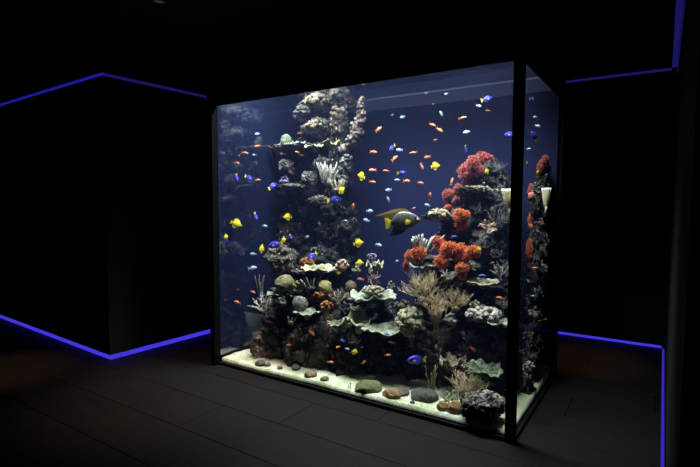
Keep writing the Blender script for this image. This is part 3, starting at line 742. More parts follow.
def crust_column(pts, rpx, Y, mt, label, seed):
    P_ = [onY(px,py,Y) for px,py in pts]; rt = tag(empty('crusted_coral', P_[0], 0), label, 'coral'); rg = random.Random(seed)
    k = mpp(P_[0]); loc = [p-P_[0] for p in P_]; fine, rad = [], []
    for i in range(len(loc)-1):
        for j in range(8):
            t_ = j/8; fine.append(loc[i].lerp(loc[i+1], t_) + Vector((rg.uniform(-1,1),rg.uniform(-1,1),0))*k*1.1); rad.append(rpx[i]*(1-t_)+rpx[i+1]*t_)
    fine.append(loc[-1]); rad.append(rpx[-1]*.5)
    mb = MB(); mb.tube(fine,[r_*k*rg.uniform(.5,1.0) for r_ in rad],12,[rg.random() for _ in fine]); mb.build('trunk', M[mt], rt)
    km = []
    for s_ in range(3):
        mb = MB(); mb.blob((0,0,0),(1,1,1),seed+s_,.5,2.5,3); mb.t=[max(0,min(1,.3+.6*z)) for x,y,z in mb.v]; km.append(mb.mesh('knob', M[mt]))
    for i in range(80):
        j = rg.randrange(len(fine)); a = rg.uniform(0,2*PI); o = link('knob', rg.choice(km), rt)
        o.location = fine[j]+Vector((math.cos(a),math.sin(a),rg.uniform(-.4,.4)))*rad[j]*k*.95; s = k*rg.uniform(0.6,2.4)*min(1.0, rad[j]/4+.35); o.scale = (s*rg.uniform(.7,1.5),s,s*rg.uniform(.6,1.4)); o.rotation_euler = (rg.uniform(0,3),rg.uniform(0,3),0)
    return rt

B, PLT, BR, KN, FI = branch_coral, plate_coral, brain_coral, knob_coral, finger_coral
# --- tall reef pillar
crust_column([(343,152),(352,143),(356,132),(359,119),(361,108),(361,97)],[7,7,7,4.5,2.4,2.0],3.80,'mottle','tall pinkish-brown encrusted column standing beside the pillar top',3)
crust_column([(341,190),(344,168),(347,156)],[5,4,3],3.68,'grey','grey encrusted spur on the outer edge of the pillar',8)
KN(318,100,26,14,3.75,'tan','pale knobbly coral on the big boulder at the pillar top',5,26)
KN(303,113,16,12,3.75,'white','small white knobbly coral on the shoulder of the pillar top boulder',6)
KN(318,124,26,14,3.75,'tan','tan knobbly coral low on the pillar top boulder',7,24)
KN(338,112,18,14,3.75,'tan','white knobbly coral between the boulder and the encrusted column',9)
KN(340,92,20,12,3.8,'white','bright white coral crest breaking towards the water surface',10,22)
KN(310,92,18,8,3.8,'grey','grey knobbly crust on the flat boulder at the surface',11)
PLT(331,141,16,9,-3.66,'yellow','yellow-green plate coral hugging the pillar under the top boulder',12)
PLT(315,145,20,6,-3.68,'cream','cream yellow plate coral on the long thin ledge',13)
PLT(300,142,14,5,-3.7,'green','small pale green plate coral on the long thin ledge',14)
BR(286,139,11,9,3.75,'green','little olive brain coral at the outer part of the long ledge',15)
KN(274,147,9,7,3.75,'pink','small pinkish coral at the tip of the long ledge',16,10)
KN(285,180,11,9,3.65,'purple','violet knobbly coral on the short pale ledge',17,14)
FI(328,171,16,22,-3.62,'white','white finger coral fanned out on the pillar flank',18,26,.3,'finger_coral',.045)
FI(338,184,14,12,-3.6,'cream','cream finger coral just under the white one',19,18,.4,'finger_coral',.05)
FI(322,199,18,8,3.65,'tan','low tan finger coral lying on the brown ledge beside the blue tang',20,9,.8)
KN(304,209,13,12,3.65,'white','white cauliflower coral below the brown ledge on the pillar',21,16)
KN(292,205,9,9,3.7,'grey','dim grey knobbly coral next to the white cauliflower coral',22,10)
B(341,238,18,18,3.65,'grey','dim grey branching coral in the shade of the pillar',23,7,2)
B(323,225,16,14,3.7,'grey','thin grey twig coral on the dark middle of the pillar',24,6,2,.03)
KN(307,261,15,9,-3.42,'rust','rust coloured knobbly coral behind the blue tang on the broad ledge',25,14)
PLT(318,267,36,7,-3.38,'cream','cream plate coral spread along the broad brown ledge',26)
KN(342,264,13,11,-3.42,'pink','tan-orange rounded coral at the inner end of the broad ledge',27,14)
KN(356,269,9,8,-3.46,'green','small grey-green coral beside the tan-orange rounded one',28,10)
BR(285,281,20,12,-3.3,'olive','large tan brain coral dome on the low ledge of the pillar',29)
KN(299,284,13,9,-3.3,'yellow','yellow-green knobbly clump next to the tan brain coral',30,14)
FI(311,281,12,13,-3.32,'white','small white finger coral beside the yellow-green clump',31,8,.7)
BR(325,285,14,10,-3.36,'yellow','yellow domed coral above the rust coral patches',32)
KN(319,294,11,7,-3.30,'rust','bright rust coral patch beneath the yellow domed coral',33,10)
KN(327,305,14,10,-3.28,'rust','rust-brown coral patch on the next step below the yellow dome',34,14)
B(338,296,20,16,-3.34,'tan','bushy tan-grey coral between the pillar and the terrace',35,8,2)
B(266,306,24,20,-3.22,'white','white stubby branched cluster coral at the outer foot of the pillar',36,14,2,.05,1.1)
whips(261,285,10,30,3.3,'tan','thin brown sea whips rising beside the outer foot of the pillar',37,6)
BR(300,301,15,10,-3.22,'grey','grey domed coral beneath the yellow-green clump',38)
PLT(307,311,26,7,-3.2,'palegreen','pale green plate coral jutting low from the pillar base',39)
FI(291,317,7,12,-3.2,'cream','short cream finger coral on the dark pillar base',40,3,.3)
KN(282,300,14,9,-3.24,'grey','low grey crust coral at the brain coral foot',41,12)
PLT(276,293,18,5,-3.24,'green','thin greenish plate under the tan brain coral',42)
# --- middle terrace
PLT(375,263,17,10,-3.5,'cream','tan plate coral standing alone above the middle terrace',50,.3)
KN(372,256,10,7,-3.5,'purple','small violet coral on top of the lone tan plate coral',51,10)
B(374,280,22,17,-3.46,'mauve','mauve bush coral on the middle terrace',52,9,2)
BR(351,285,12,9,-3.44,'brown','brown domed coral beside the mauve bush',53)
PLT(372,294,44,11,-3.42,'palegreen','broad pale green table coral beneath the mauve bush',54)
KN(373,289,24,7,-3.42,'cream','tan mound coral growing on the broad table coral',55,16)
PLT(358,307,20,7,-3.36,'green','small grey-green plate above the wavy pale plate',56)
PLT(359,317,32,15,-3.33,'cream','large wavy pale cream plate coral at the terrace front',57,.35,.35)
PLT(385,327,46,8,-3.36,'palegreen','long pale green plate coral low across the terrace',58)
KN(391,285,8,12,3.6,'grey','small grey coral at the open end of the table coral',59,8)
PLT(340,322,26,6,-3.3,'green','dim greenish plate between the wavy plate and the pillar base',60)
# --- red coral reef
soft_coral([(465,172,15,17),(473,163,14,15),(484,159,19,13),(479,171,14,13),(471,180,12,9)],3.8,'red','large rosy red soft coral clump crowning the reef',1)
soft_coral([(448,195,12,13),(459,190,12,12),(457,200,8,7)],3.75,'red','small rosy red soft coral pair below the crowning clump',2)
soft_coral([(461,216,17,14),(461,224,13,12)],3.65,'orange','single orange fan of soft coral on the brown ledge',3,fix=True)
soft_coral([(449,208,11,8)],3.7,'orange','tiny orange soft coral tuft above the cream ledge coral',4)
soft_coral([(450,249,22,15),(439,244,13,16),(461,251,16,15),(473,252,16,13),(445,255,14,10),(456,256,14,10),(467,257,12,9)],3.55,'orange','wide orange-red soft coral mat across the reef middle',5,fix=True)
soft_coral([(441,262,15,13)],3.48,'orange','round orange-red soft coral right under the wide mat',6,fix=True)
soft_coral([(462,269,14,12),(462,275,10,10)],3.5,'orange','orange-red soft coral hanging lowest beneath the wide mat',7,fix=True)
soft_coral([(418,254,17,15),(409,256,9,12),(406,266,6,13)],3.48,'orange','orange-red soft coral drooping over the pale plate edge',8,fix=True)
KN(439,213,24,10,-3.6,'cream','cream knobbly coral along the brown ledge tip',70,18)
FI(423,242,20,20,-3.5,'white','bright white bushy finger coral above the drooping red coral',71,22,.7,'finger_coral',.07)
PLT(422,264,26,7,-3.46,'palegreen','pale plate coral under the drooping red coral',72)
PLT(489,224,19,7,-3.66,'pink','pale pink ruffled leather coral on the dark reef face',73,.5,.1,'leather_coral').rotation_euler = (0.95,0.1,YAW)
vase_sponge(511,204,17,28,3.6,'sponge','ivory vase sponge half hidden behind the black corner post',1,onY(509,217,3.78))
B(425,284,44,32,-3.42,'straw','large tan thicket coral below the drooping red coral',74,30,3,.011,1.6)
B(436,312,26,42,-3.42,'straw','twisted tan branch coral rising through the reef centre',75,14,3,.022,.7)
B(456,297,26,24,-3.42,'straw','round spiky tan coral tuft beneath the blue fish',76,34,2,.010,1.9)
B(449,273,24,12,-3.45,'white','feathery white coral between the two lower orange corals',77,16,2,.018,1.9)
KN(461,259,18,6,3.6,'white','thin white crust coral beneath the wide red mat',78,10)
PLT(484,281,34,6,-3.55,'cream','thin cream plate on the ledge beneath the blue fish',79)
B(502,270,24,20,-3.6,'grey','grey branching coral next to the orange spot on the reef face',80,9,2)
KN(492,270,7,6,3.65,'rust','small orange coral spot beside the grey branching coral',81,8)
KN(484,313,38,13,-3.46,'white','white cauliflower coral covering the low reef ledge',82,34,'cauliflower_coral',.14)
PLT(499,321,26,5,-3.42,'palegreen','pale green plate rim under the white cauliflower coral',83)
KN(410,318,28,26,-3.36,'cream','big yellowish cauliflower coral at the reef foot by the terrace',84,30)
KN(402,304,18,10,-3.42,'brown','brown knobbly coral on top of the yellowish cauliflower coral',85,14)
PLT(453,359,26,11,-3.34,'tan','wavy tan plate coral low on the reef above the sand',86,.4)
PLT(486,367,34,12,-3.30,'moss','broad dull green plate coral low by the corner post',87,.25,.4)
KN(466,365,10,7,-3.34,'cream','small pale coral between the two low plates',88,10)
B(468,384,40,24,-3.24,'straw','dense tan twig bush behind the black mottled boulder',89,34,3,.010,1.5)
KN(484,401,24,9,3.2,'white','white mottled crust coral on top of the black boulder',90,18)
for i,(a,b_,c_,d_,y_,l) in enumerate([(494,164,24,16,-3.9,'fine grey twig coral on the summit behind the rosy clump'),(499,193,22,16,-3.74,'fine grey twig coral above the ivory sponge'),
      (478,207,24,12,-3.76,'fine grey twig coral on the dark face beside the orange fan'),(500,217,18,22,-3.7,'fine grey twig coral behind the ivory sponge stem'),
      (484,242,28,12,-3.68,'fine grey twig coral above the yellow fish on the reef'),(496,252,24,10,-3.66,'fine pale twig coral on the dark face above the orange spot'),
      (503,302,18,12,-3.5,'fine grey twig coral over the white cauliflower ledge'),(435,340,26,22,-3.42,'fine grey twig coral at the dark reef foot'),
      (470,335,30,16,-3.44,'fine grey twig coral under the white cauliflower coral'),(500,345,22,16,-3.42,'fine grey twig coral above the dull green plate')]):
    B(a,b_,c_,d_,y_,'grey',l,100+i,14,2,.014,1.7)
KN(420,330,14,12,-3.36,'grey','grey crust coral below the yellowish cauliflower coral',91,12)
KN(452,318,16,10,-3.42,'white','white speckled coral low on the twisted branch coral',92,12)
KN(475,303,10,8,-3.45,'cream','small cream coral beside the spiky tan tuft',93,8)
whips(431,378,18,30,3.3,'grass','tall thin green-grey sea whips behind the grey oval stone',94,9,'sea_whip','stem',.0035,True)
whips(446,401,30,18,3.2,'grass','short green grass tuft behind the orange-brown pebbles',95,18,'grass_tuft','blade',.0042,True)
whips(344,386,6,9,3.2,'grass','tiny yellowish sprig on the open sand',96,4,'grass_tuft','blade',.003,True)
# --- added doubles standing for sponge and corals refracted in the side pane
soft_coral([(545,159,7,8),(540,168,7,9),(541,163,5,6)],4.13,'red','rosy red soft coral on the topmost rock by the side pane',11,fix=True)
soft_coral([(531,190,7,13)],4.0,'red','small rosy red soft coral low on the rocks by the side pane',12)
soft_coral([(531,220,7,15)],4.0,'orange','narrow orange soft coral by the side pane',13)
soft_coral([(529,248,7,20)],3.95,'orange','tall orange-red soft coral by the side pane',14)
KN(539,221,8,15,4.0,'pink','pale pink coral beside the narrow orange one at the side pane',110,12)
vase_sponge(546,206,10,26,4.1,'sponge','slim ivory vase sponge among the rocks by the side pane',2,onY(545.5,214,4.08))
PLT(536,190,9,5,4.0,'grey','little grey plate by the side pane under the red coral',111)
PLT(531,280,12,5,3.95,'white','white plate coral by the side pane',112)
KN(543,268,10,12,4.05,'grey','grey knobbly coral by the side pane above the white plate',113,12)
KN(535,311,14,12,3.95,'white','pale cluster coral by the side pane',114,16)
PLT(538,318,16,4,3.95,'palegreen','pale plate under the cluster coral by the side pane',115)
KN(529,366,12,12,3.8,'white','pale rounded coral near the sand by the side pane',116,12)

# fine encrusting growth on upward faces of reef rocks, also mimicking lit tops (uncountable)
rg = random.Random(99); nf = len(rock_f)
def growth(count, mt, label, off, smin, smax, thr):
    mb = MB(); placed = 0; vs_, fs = ICO[1]
    while placed < count:
        f = rock_f[rg.randrange(nf)]; a, b2, c2 = (rock_v[i] for i in f)
        nrm = (b2-a).cross(c2-a)
        if nrm.length < 1e-9: continue
        nrm.normalize()
        if nrm.z < 0.05 or rg.random() > 0.25+0.75*nrm.z: continue
        u1, u2 = rg.random(), rg.random()
        if u1+u2 > 1: u1, u2 = 1-u1, 1-u2
        p = a+(b2-a)*u1+(c2-a)*u2
        if p.y > 4.2 or noise.noise(p*7+Vector((off,off,0))) < thr: continue
        s_ = rg.uniform(smin, smax); placed += 1; t_ = rg.random()**1.5; zz = rg.uniform(.6,1.9)
        mb.add([p+nrm*s_*.3+Vector((v.x*s_,v.y*s_,v.z*s_*zz)) for v in vs_], fs, [t_]*len(vs_))
    return tag(mb.build('encrusting_growth', M[mt]), label, 'growth', None, 'stuff')
growth(7000, 'grey', 'fine grey encrusting growth speckling the reef rocks', 0, .003, .010, 0.0)
growth(4200, 'cream', 'fine cream encrusting growth in patches on the reef rocks', 13, .003, .010, 0.15)
growth(2600, 'green', 'fine green algae tufts in patches on the reef rocks', 27, .003, .011, 0.18)

# ------------------------------------------------------------------ fish
def m_fish(name, top, belly, spots=None, rough=0.35):
    mt, nt, out = mat(name)
    tc = N(nt, 'ShaderNodeTexCoord'); sx = N(nt, 'ShaderNodeSeparateXYZ'); nt.links.new(tc.outputs['Object'], sx.inputs[0])
    mr = N(nt, 'ShaderNodeMapRange'); mr.inputs[1].default_value = -.14; mr.inputs[2].default_value = .10; nt.links.new(sx.outputs[2], mr.inputs[0])
    nz = N(nt, 'ShaderNodeTexNoise', Scale=18.0, Detail=3.0); nt.links.new(tc.outputs['Object'], nz.inputs['Vector'])
    c = mixc(nt, mr.outputs[0], belly, top)
    if spots:
        sp = ramp(nt, nz.outputs[0], [(.48,(0,0,0)),(.58,(1,1,1))]); c = mixc(nt, sp, c, spots)
    principled(nt, out, c, rough, .4); return mt
F = {}
F['orange'] = m_fish('orange_scales', (0.85,0.22,0.05), (1.0,0.62,0.38))
F['orangefin'] = m_plain('orange_fin', (0.80,0.18,0.05))
F['silver'] = m_fish('silver_blue_scales', (0.30,0.45,0.70), (0.75,0.85,0.92))
F['silverfin'] = m_plain('silver_fin', (0.35,0.45,0.62))
F['deep'] = m_fish('deep_blue_scales', (0.05,0.12,0.65), (0.10,0.25,0.80))
F['deepfin'] = m_plain('deep_blue_fin', (0.05,0.10,0.5))
F['yellow'] = m_fish('yellow_scales', (0.90,0.72,0.02), (0.95,0.82,0.05))
F['yellowfin'] = m_plain('yellow_fin', (0.88,0.72,0.03))
F['black'] = m_plain('fish_black', (0.01,0.01,0.02), .3)
F['eye'] = m_plain('fish_eye', (0.02,0.02,0.02), .1, .6)
F['angel'] = m_fish('slate_blue_scales', (0.055,0.062,0.075), (0.07,0.085,0.11), (0.11,0.105,0.06))
F['angeledge'] = m_plain('olive_gold_fin', (0.30,0.22,0.06))
F['angeldark'] = m_plain('dark_fin', (0.035,0.04,0.05))
# blue tang: royal blue with a black hooked band
mt, nt, out = mat('royal_blue_scales')
tc = N(nt, 'ShaderNodeTexCoord'); sx = N(nt, 'ShaderNodeSeparateXYZ'); nt.links.new(tc.outputs['Object'], sx.inputs[0])
def mth(op, a, b=None, c=None):
    n = nt.nodes.new('ShaderNodeMath'); n.operation = op
    for s, v in zip(n.inputs, (a, b, c)):
        if v is None: continue
        if isinstance(v, bpy.types.NodeSocket): nt.links.new(v, s)
        else: s.default_value = v
    return n.outputs[0]
# ring (ellipse band) around a blue oval, open at the front
ex = mth('POWER', mth('DIVIDE', mth('ADD', sx.outputs[0], 0.02), 0.28), 2.0); ez = mth('POWER', mth('DIVIDE', mth('ADD', sx.outputs[2], -0.02), 0.135), 2.0)
rr = mth('SQRT', mth('ADD', ex, ez)); band = mth('LESS_THAN', mth('ABSOLUTE', mth('SUBTRACT', rr, 1.0)), 0.17)
band = mth('MULTIPLY', band, mth('GREATER_THAN', sx.outputs[2], -0.05))
c = mixc(nt, band, (0.075,0.06,0.95), (0.015,0.012,0.14))
principled(nt, out, c, .35, .4); F['tang'] = mt

def body(prof, width, mt, n=14):
    """prof: list of (x, z_top, z_bottom)"""
    vs_, fs = [], []
    for i,(x,zt,zb) in enumerate(prof):
        zc, h = (zt+zb)/2, (zt-zb)/2; wd = width*min(1, (h/max(q[1]-q[2] for q in prof)*2)**.8)
        for k in range(n):
            a = 2*PI*k/n; vs_.append((x, wd*math.cos(a), zc+h*math.sin(a)))
    for i in range(len(prof)-1):
        for k in range(n): fs.append((i*n+k, i*n+(k+1)%n, (i+1)*n+(k+1)%n, (i+1)*n+k))
    fs.append(tuple(range(n-1,-1,-1))); fs.append(tuple((len(prof)-1)*n+k for k in range(n)))
    mb = MB(); mb.add(vs_, fs); return mb.mesh('fish_body', mt)
def fin(pts, mt, th=0.010):
    """flat outline in x,z given a small thickness"""
    n = len(pts); mb = MB()
    cx, cz = sum(p[0] for p in pts)/n, sum(p[1] for p in pts)/n
    vs_ = [(x,th*.15,z) for x,z in pts]+[(x,-th*.15,z) for x,z in pts]+[(cx,th,cz),(cx,-th,cz)]
    fs = [(i,(i+1)%n,2*n) for i in range(n)]+[(n+(i+1)%n,n+i,2*n+1) for i in range(n)]+[((i+1)%n,i,n+i,n+(i+1)%n) for i in range(n)]
    mb.add(vs_, fs); return mb.mesh('fin', mt, False)
def eye_mesh(r):
    mb = MB(); mb.blob((0,0,0),(r,r*.6,r),0,0,1,2); return mb.mesh('eye', F['eye'])
KIND = {}
sl = [(.40,.012,-.012),(.36,.05,-.04),(.28,.10,-.085),(.15,.135,-.12),(0,.13,-.125),(-.15,.095,-.095),(-.25,.055,-.055),(-.32,.035,-.035)]
ft = [(-.30,.035),(-.40,.12),(-.52,.19),(-.47,.08),(-.43,0),(-.47,-.08),(-.52,-.19),(-.40,-.12),(-.30,-.035)]
for nm in ('orange','silver','deep'):
    fm = F[nm+'fin']; sc = 1.0 if nm == 'orange' else 1.25
    KIND[nm] = (body([(x,a*sc,b*sc) for x,a,b in sl], .075, F[nm]),
      [('tail_fin', fin(ft, fm), (0,0,0)), ('dorsal_fin', fin([(.18,.12*sc),(.08,.20*sc),(-.10,.19*sc),(-.22,.13*sc),(-.22,.05)], fm), (0,0,0)),
       ('anal_fin', fin([(-.02,-.11*sc),(-.12,-.19*sc),(-.22,-.12*sc),(-.22,-.05)], fm), (0,0,0)),
       ('eye', eye_mesh(.026), (.31,.045,.03)), ('eye', eye_mesh(.026), (.31,-.045,.03))])
ty = [(.42,.015,-.02),(.38,.03,-.04),(.32,.07,-.075),(.24,.16,-.15),(.12,.23,-.22),(0,.25,-.25),(-.14,.22,-.22),(-.26,.13,-.13),(-.32,.05,-.05),(-.36,.035,-.035)]
KIND['yellow'] = (body(ty, .07, F['yellow']),
   [('tail_fin', fin([(-.34,.035),(-.42,.12),(-.52,.15),(-.49,0),(-.52,-.15),(-.42,-.12),(-.34,-.035)], F['yellowfin']), (0,0,0)),
    ('dorsal_fin', fin([(.20,.17),(.10,.34),(-.06,.41),(-.22,.38),(-.33,.24),(-.30,.08),(-.1,.2)], F['yellowfin']), (0,0,0)),
    ('anal_fin', fin([(.12,-.2),(.0,-.34),(-.16,-.37),(-.30,-.24),(-.30,-.08),(-.1,-.2)], F['yellowfin']), (0,0,0)),
    ('pectoral_fin', fin([(.18,0),(.06,.06),(.02,0),(.08,-.05)], F['yellowfin']), (0,.07,0)),
    ('eye', eye_mesh(.028), (.27,.045,.06)), ('eye', eye_mesh(.028), (.27,-.045,.06))])
bt = [(.44,.02,-.02),(.40,.07,-.06),(.32,.14,-.12),(.18,.20,-.18),(.02,.215,-.20),(-.14,.17,-.165),(-.26,.09,-.09),(-.33,.045,-.045)]
KIND['tang'] = (body(bt, .075, F['tang']),
   [('tail_fin', fin([(-.31,.045),(-.42,.13),(-.53,.17),(-.49,0),(-.53,-.17),(-.42,-.13),(-.31,-.045)], F['yellowfin']), (0,0,0)),
    ('dorsal_fin', fin([(.28,.15),(.14,.25),(-.08,.26),(-.26,.17),(-.28,.07),(0,.2)], F['deepfin']), (0,0,0)),
    ('anal_fin', fin([(.06,-.19),(-.08,-.245),(-.26,-.16),(-.28,-.07),(-.05,-.17)], F['deepfin']), (0,0,0)),
    ('pectoral_fin', fin([(.2,.0),(.06,.05),(.02,-.02),(.10,-.06)], F['yellowfin']), (0,.078,0)), ('pectoral_fin', fin([(.2,.0),(.06,.05),(.02,-.02),(.10,-.06)], F['yellowfin']), (0,-.078,0)),
    ('eye', eye_mesh(.026), (.33,.05,.05)), ('eye', eye_mesh(.026), (.33,-.05,.05))])
ag = [(.46,.03,-.05),(.42,.07,-.09),(.34,.15,-.16),(.20,.24,-.23),(.02,.29,-.27),(-.14,.27,-.26),(-.26,.19,-.19),(-.33,.09,-.09),(-.37,.06,-.06)]
KIND['angel'] = (body(ag, .085, F['angel']),
   [('tail_fin', fin([(-.35,.06),(-.44,.14),(-.55,.17),(-.54,0),(-.55,-.17),(-.44,-.14),(-.35,-.06)], F['yellow']), (0,0,0)),
    ('dorsal_fin', fin([(.22,.22),(.10,.34),(-.10,.38),(-.30,.36),(-.60,.30),(-.82,.25),(-.55,.20),(-.34,.12),(-.1,.26)], F['angeledge']), (0,0,0)),
    ('anal_fin', fin([(.05,-.25),(-.10,-.36),(-.28,-.38),(-.50,-.40),(-.38,-.24),(-.32,-.12),(-.1,-.24)], F['angeldark']), (0,0,0)),
    ('pectoral_fin', fin([(.20,-.02),(.08,.05),(.02,-.02),(.04,-.12),(.13,-.10)], F['yellow']), (0,.09,0)), ('pectoral_fin', fin([(.20,-.02),(.08,.05),(.02,-.02),(.04,-.12),(.13,-.10)], F['yellow']), (0,-.09,0)),
    ('face_patch', fin([(.47,-.02),(.40,.08),(.33,.10),(.31,-.08),(.40,-.10)], F['angeledge'], .07), (0,0,0)),
    ('eye', eye_mesh(.026), (.35,.062,.06)), ('eye', eye_mesh(.026), (.35,-.062,.06))])

LAND = [(403,222,'the big angelfish'),(361,176,'the yellow tang off the finger coral'),(436,166,'the yellow tang near the rosy clump'),(392,148,'the blue tang of the school'),
  (402,173,'the blue tang over the angelfish'),(487,99,'the blue tang near the surface'),(466,150,'the blue tang diving to the rosy clump'),(510,135,'the blue tang at the corner post'),
  (361,105,'the encrusted column'),(316,108,'the pale pillar top boulders'),(286,139,'the olive brain coral'),(274,147,'the pink coral at the ledge tip'),(249,178,'the hazy blue tang'),(285,180,'the violet coral'),
  (304,209,'the white cauliflower coral of the pillar'),(275,245,'the blue tang over the boulder'),(335,200,'the blue tang on the pillar'),(359,243,'the yellow tang above the terrace'),(266,306,'the white stubby cluster coral'),
  (285,281,'the olive-tan brain coral'),(374,280,'the mauve bush coral'),(372,292,'the broad table coral'),(359,317,'the wavy cream plate'),(385,327,'the long low plate'),(355,352,'the yellow tang at the terrace base'),
  (364,388,'the green oval stone'),(303,352,'the brown base rock'),(415,360,'the violet-blue tang'),(448,195,'the small rosy coral pair'),(470,170,'the large rosy clump'),(455,250,'the wide orange-red mat'),
  (484,313,'the white cauliflower ledge'),(456,297,'the spiky tan tuft'),(436,312,'the twisted branch coral'),(453,359,'the wavy tan plate'),(468,384,'the tan twig bush'),(423,242,'the bushy white finger coral'),(502,270,'the grey branching coral'),
  (375,263,'the lone tan plate coral'),(237,224,'the yellow tang near the side pane')]
def by_landmark(kind, px, py, tilt):
    x, y, nm = min(LAND, key=lambda q: (q[0]-px)**2+(q[1]-py)**2)
    rel = 'above' if py < y-7 else 'below' if py > y+7 else 'beside'
    if abs(px-x) > 1.6*abs(py-y): rel = 'beside'
    pose = '' if tilt is None or abs(tilt) < 30 else (', nose up' if tilt > 0 else ', nose down')
    return 'small %s fish %s %s%s' % (kind, rel, nm, pose), '%s fish near %s' % (kind, nm.replace('the ', '', 1))
frg = random.Random(41)
def fish(kind, px, py, L, label, cat='fish', group=None, name=None, head=None, tilt=None, Y=None, turn=None):
    side = px > 526
    d = ray(px, py)
    if Y is None:
        r = BVH.ray_cast(CAM, d.normalized())
        ymax = 4.0
        if r[0] is not None: ymax = min(ymax, r[0].y-0.10)
        if side:
            ya = onX(px, py, X1).y+0.06; ymax = min(4.2, (r[0].y-0.05) if r[0] is not None else 4.2); Y = max(ya, min(ymax, ya+.12))
        else: Y = max(Y0+0.07, min(ymax, frg.uniform(3.15, ymax+0.05)))
        # stay off the mirroring pane
        while onY(px, py, Y).x < X0+0.07 and Y > Y0+0.08: Y -= 0.03
    p = onY(px, py, Y); s = L*mpp(p)/0.92
    me, parts = KIND[kind]
    o = link(name or {'orange':'orange_fish','silver':'silver_fish','deep':'blue_fish','yellow':'yellow_tang','tang':'blue_tang','angel':'angelfish'}[kind], me)
    o.location = p; o.scale = (s,s,s)
    hd = head if head is not None else frg.choice((1,-1))
    tl = tilt if tilt is not None else frg.uniform(-18,18); tn = turn if turn is not None else frg.uniform(-30,30)
    o.rotation_euler = Euler((frg.uniform(-.12,.12), math.radians(-tl), YAW + (0 if hd > 0 else PI) + math.radians(tn)), 'XYZ')
    for nm, dm, lc in parts:
        q = link(nm, dm, o); q.location = lc
    tag(o, label, cat, group); return o

fish('angel',404,221,32,'big slate blue angelfish with gold fin edges and yellow tail', head=1, tilt=8, Y=3.35, turn=-8)
# yellow tangs
for (px,py,L,hd,tl,tn,l) in [(237,224,12,1,-20,10,'yellow tang near the side pane, level with a blue tang of the pillar'),
    (287,217,9,-1,0,20,'yellow tang in the dark beside the pillar under the short pale ledge'),
    (361,176,11,-1,15,45,'yellow tang in open water just off the white finger coral'),
    (342,190,9,1,40,40,'yellow tang nosing the cream finger coral'),
    (359,243,11,1,10,20,'yellow tang in open water above the tan plate coral'),
    (360,263,9,1,0,25,'yellow tang right above the middle terrace beside the lone plate coral'),
    (436,166,10,1,12,15,'yellow tang in open water nearest the rosy coral clump'),
    (355,352,8,1,-20,30,'yellow tang before the dark base of the middle terrace'),
    (262,248,9,1,80,60,'yellow tang turned on end beside the brown-grey boulder'),
    (220,245,9,1,20,50,'yellow tang against the side pane, above two pale plates'),
    (218,236,6,1,75,60,'small yellow tang upright against the side pane'),
    (226,237,6,1,-75,60,'thin yellow tang upright just off the side pane'),
    (284,240,6,1,30,20,'tiny yellow tang right over the blue tang by the boulder'),
    (487,172,8,1,-60,30,'yellow tang slanting across the rosy coral clump'),
    (479,250,8,1,-40,20,'yellow tang slanting at the end of the wide orange-red mat'),
    (338,272,6,-1,10,20,'little golden tang under the tan-orange rounded coral'),
    (328,317,4,1,0,20,'speck of a yellow tang before the terrace rocks'),
    (538,173,7,1,75,40,'yellow tang upright among red corals by the side pane'),
    (527,164,6,1,80,40,'yellow tang peeking past the corner post by the side pane')]:
    fish('yellow',px,py,L,l,head=hd,tilt=tl,turn=tn)
# blue tangs
for (px,py,L,hd,tl,tn,l) in [(273,186,11,1,30,40,'blue tang beside the short pale ledge, yellow tail trailing'),
    (335,200,15,1,5,10,'blue tang on the pillar between finger corals and brown ledge'),
    (275,245,15,-1,-15,-10,'blue tang hovering over the brown-grey boulder'),
    (312,256,11,-1,-35,20,'blue tang resting before the rust coral on the broad ledge'),
    (256,217,9,1,-70,50,'blue tang diving near the side pane beside the pillar'),
    (392,148,10,-1,-40,40,'blue tang in the middle of the orange fish school'),
    (402,173,9,1,5,10,'blue tang in open water above the angelfish'),
    (487,99,11,1,15,0,'blue tang highest under the water surface above the red reef'),
    (510,135,12,-1,0,0,'blue tang partly behind the black corner post'),
    (466,150,9,1,-70,50,'blue tang nose down above the rosy clump'),
    (416,360,20,-1,0,15,'large violet-blue tang low at the dark reef foot'),
    (534,136,11,-1,50,20,'blue tang seen through the side pane, tail down'),
    (532,99,7,1,0,30,'blue tang near the surface seen through the side pane'),
    (249,178,10,1,-20,50,'pale hazy blue tang off the pillar near the side pane'),
    (237,178,8,1,-80,60,'dim blue tang upright near the side pane'),
    (291,237,6,1,-60,50,'dim blue tang in the dark gap beside the pillar')]:
    fish('tang',px,py,L,l,head=hd,tilt=tl,turn=tn)
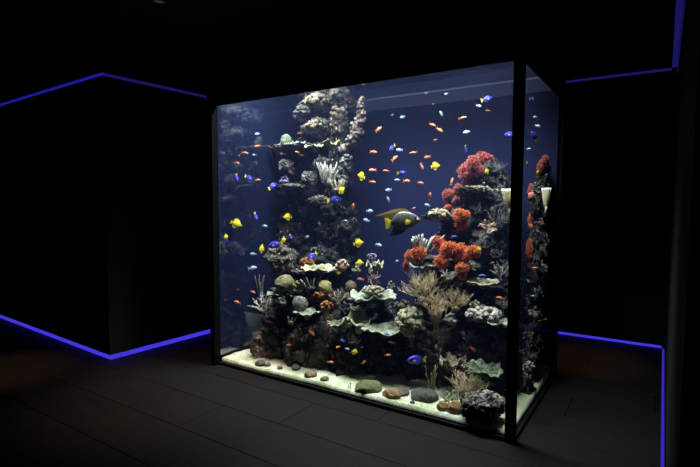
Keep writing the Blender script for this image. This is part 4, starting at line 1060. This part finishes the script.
# small orange fish
for (px,py,L) in [(301,133,7),(245,153,8),(257,146,6),(284,154,7),(301,155,5),(237,163,7),(258,180,6),(353,206,7),(362,84,6),(297,152,5),
    (379,129,9),(374,152,9),(413,153,9),(427,157,8),(395,158,9),(372,170,8),(386,171,8),(373,182,7),(422,167,8),(407,181,9),(421,183,8),(430,196,8),
    (488,111,7),(463,118,9),(433,125,7),(440,130,8),(435,140,5),(452,181,8),(476,187,6),(433,104,3),
    (253,292,7),(237,302,8),(312,333,9),(289,345,7),(360,279,8),(386,310,6),(352,342,8),(338,347,6),(364,362,7),(331,362,7),(388,355,7),(391,342,8),(329,324,6),
    (500,298,9),(476,303,8),(442,333,8),(473,349,8),(436,347,6),(492,263,6),(535,268,7),(414,208,4)]:
    tl = {(379,129):35,(395,158):40,(422,167):-70,(430,196):85,(452,181):75,(353,206):80,(440,130):-35,(433,125):-20,(312,333):-45,(473,349):-35,(436,347):-85,(364,362):40}.get((px,py))
    hd = 1 if (px,py) in ((379,129),(395,158),(430,196),(452,181),(353,206),(364,362),(463,118),(407,181)) else None
    if px > 526: lb, gp = 'small orange fish seen through the clear side pane', None
    else: lb, gp = by_landmark('orange', px, py, tl)
    fish('orange',px,py,L,lb,group=gp,head=hd,tilt=tl)
# pale silver blue fish
for (px,py,L) in [(257,134,5),(254,155,5),(265,226,6),(307,237,6),(253,254,7),(253,268,9),(402,117,6),(392,115,4),(399,150,7),(426,93,4),(446,94,4),
    (397,180,6),(388,190,7),(388,199,6),(370,211,8),(366,220,7),(345,221,5),(379,245,7),(427,205,6),(441,113,6),(466,132,7),(479,106,6),(397,261,4),
    (388,302,6),(387,334,7),(347,349,6),(362,347,5),(535,117,5),(538,126,6),(529,149,5),(533,296,5)]:
    if px > 526: l, gp = {117:'small silver-blue fish just under the surface by the clear side pane',126:'small silver-blue fish right over the tail-down blue tang at the side pane',149:'small silver-blue fish between blue tang and red coral at the side pane',296:'small silver-blue fish above the pale cluster coral by the side pane'}[py], 'silver fish by the side pane'
    else: l, gp = by_landmark('silver-blue', px, py, 60 if (px,py) in ((441,113),(388,199)) else None)
    fish('silver',px,py,L,l,group=gp, tilt=60 if (px,py) in ((441,113),(388,199)) else None)
for (px,py,L,l) in [(482,276,9,'deep blue fish under the lowest orange-red coral'),(460,284,8,'bright blue fish above the spiky tan tuft'),(482,286,6,'small blue fish nose down beneath a larger blue one'),
    (442,267,8,'dull blue fish before the round orange-red coral'),(454,237,8,'bright blue fish above the wide orange-red mat'),(343,341,7,'deep blue fish before the dark terrace base')]:
    fish('deep',px,py,L,l)
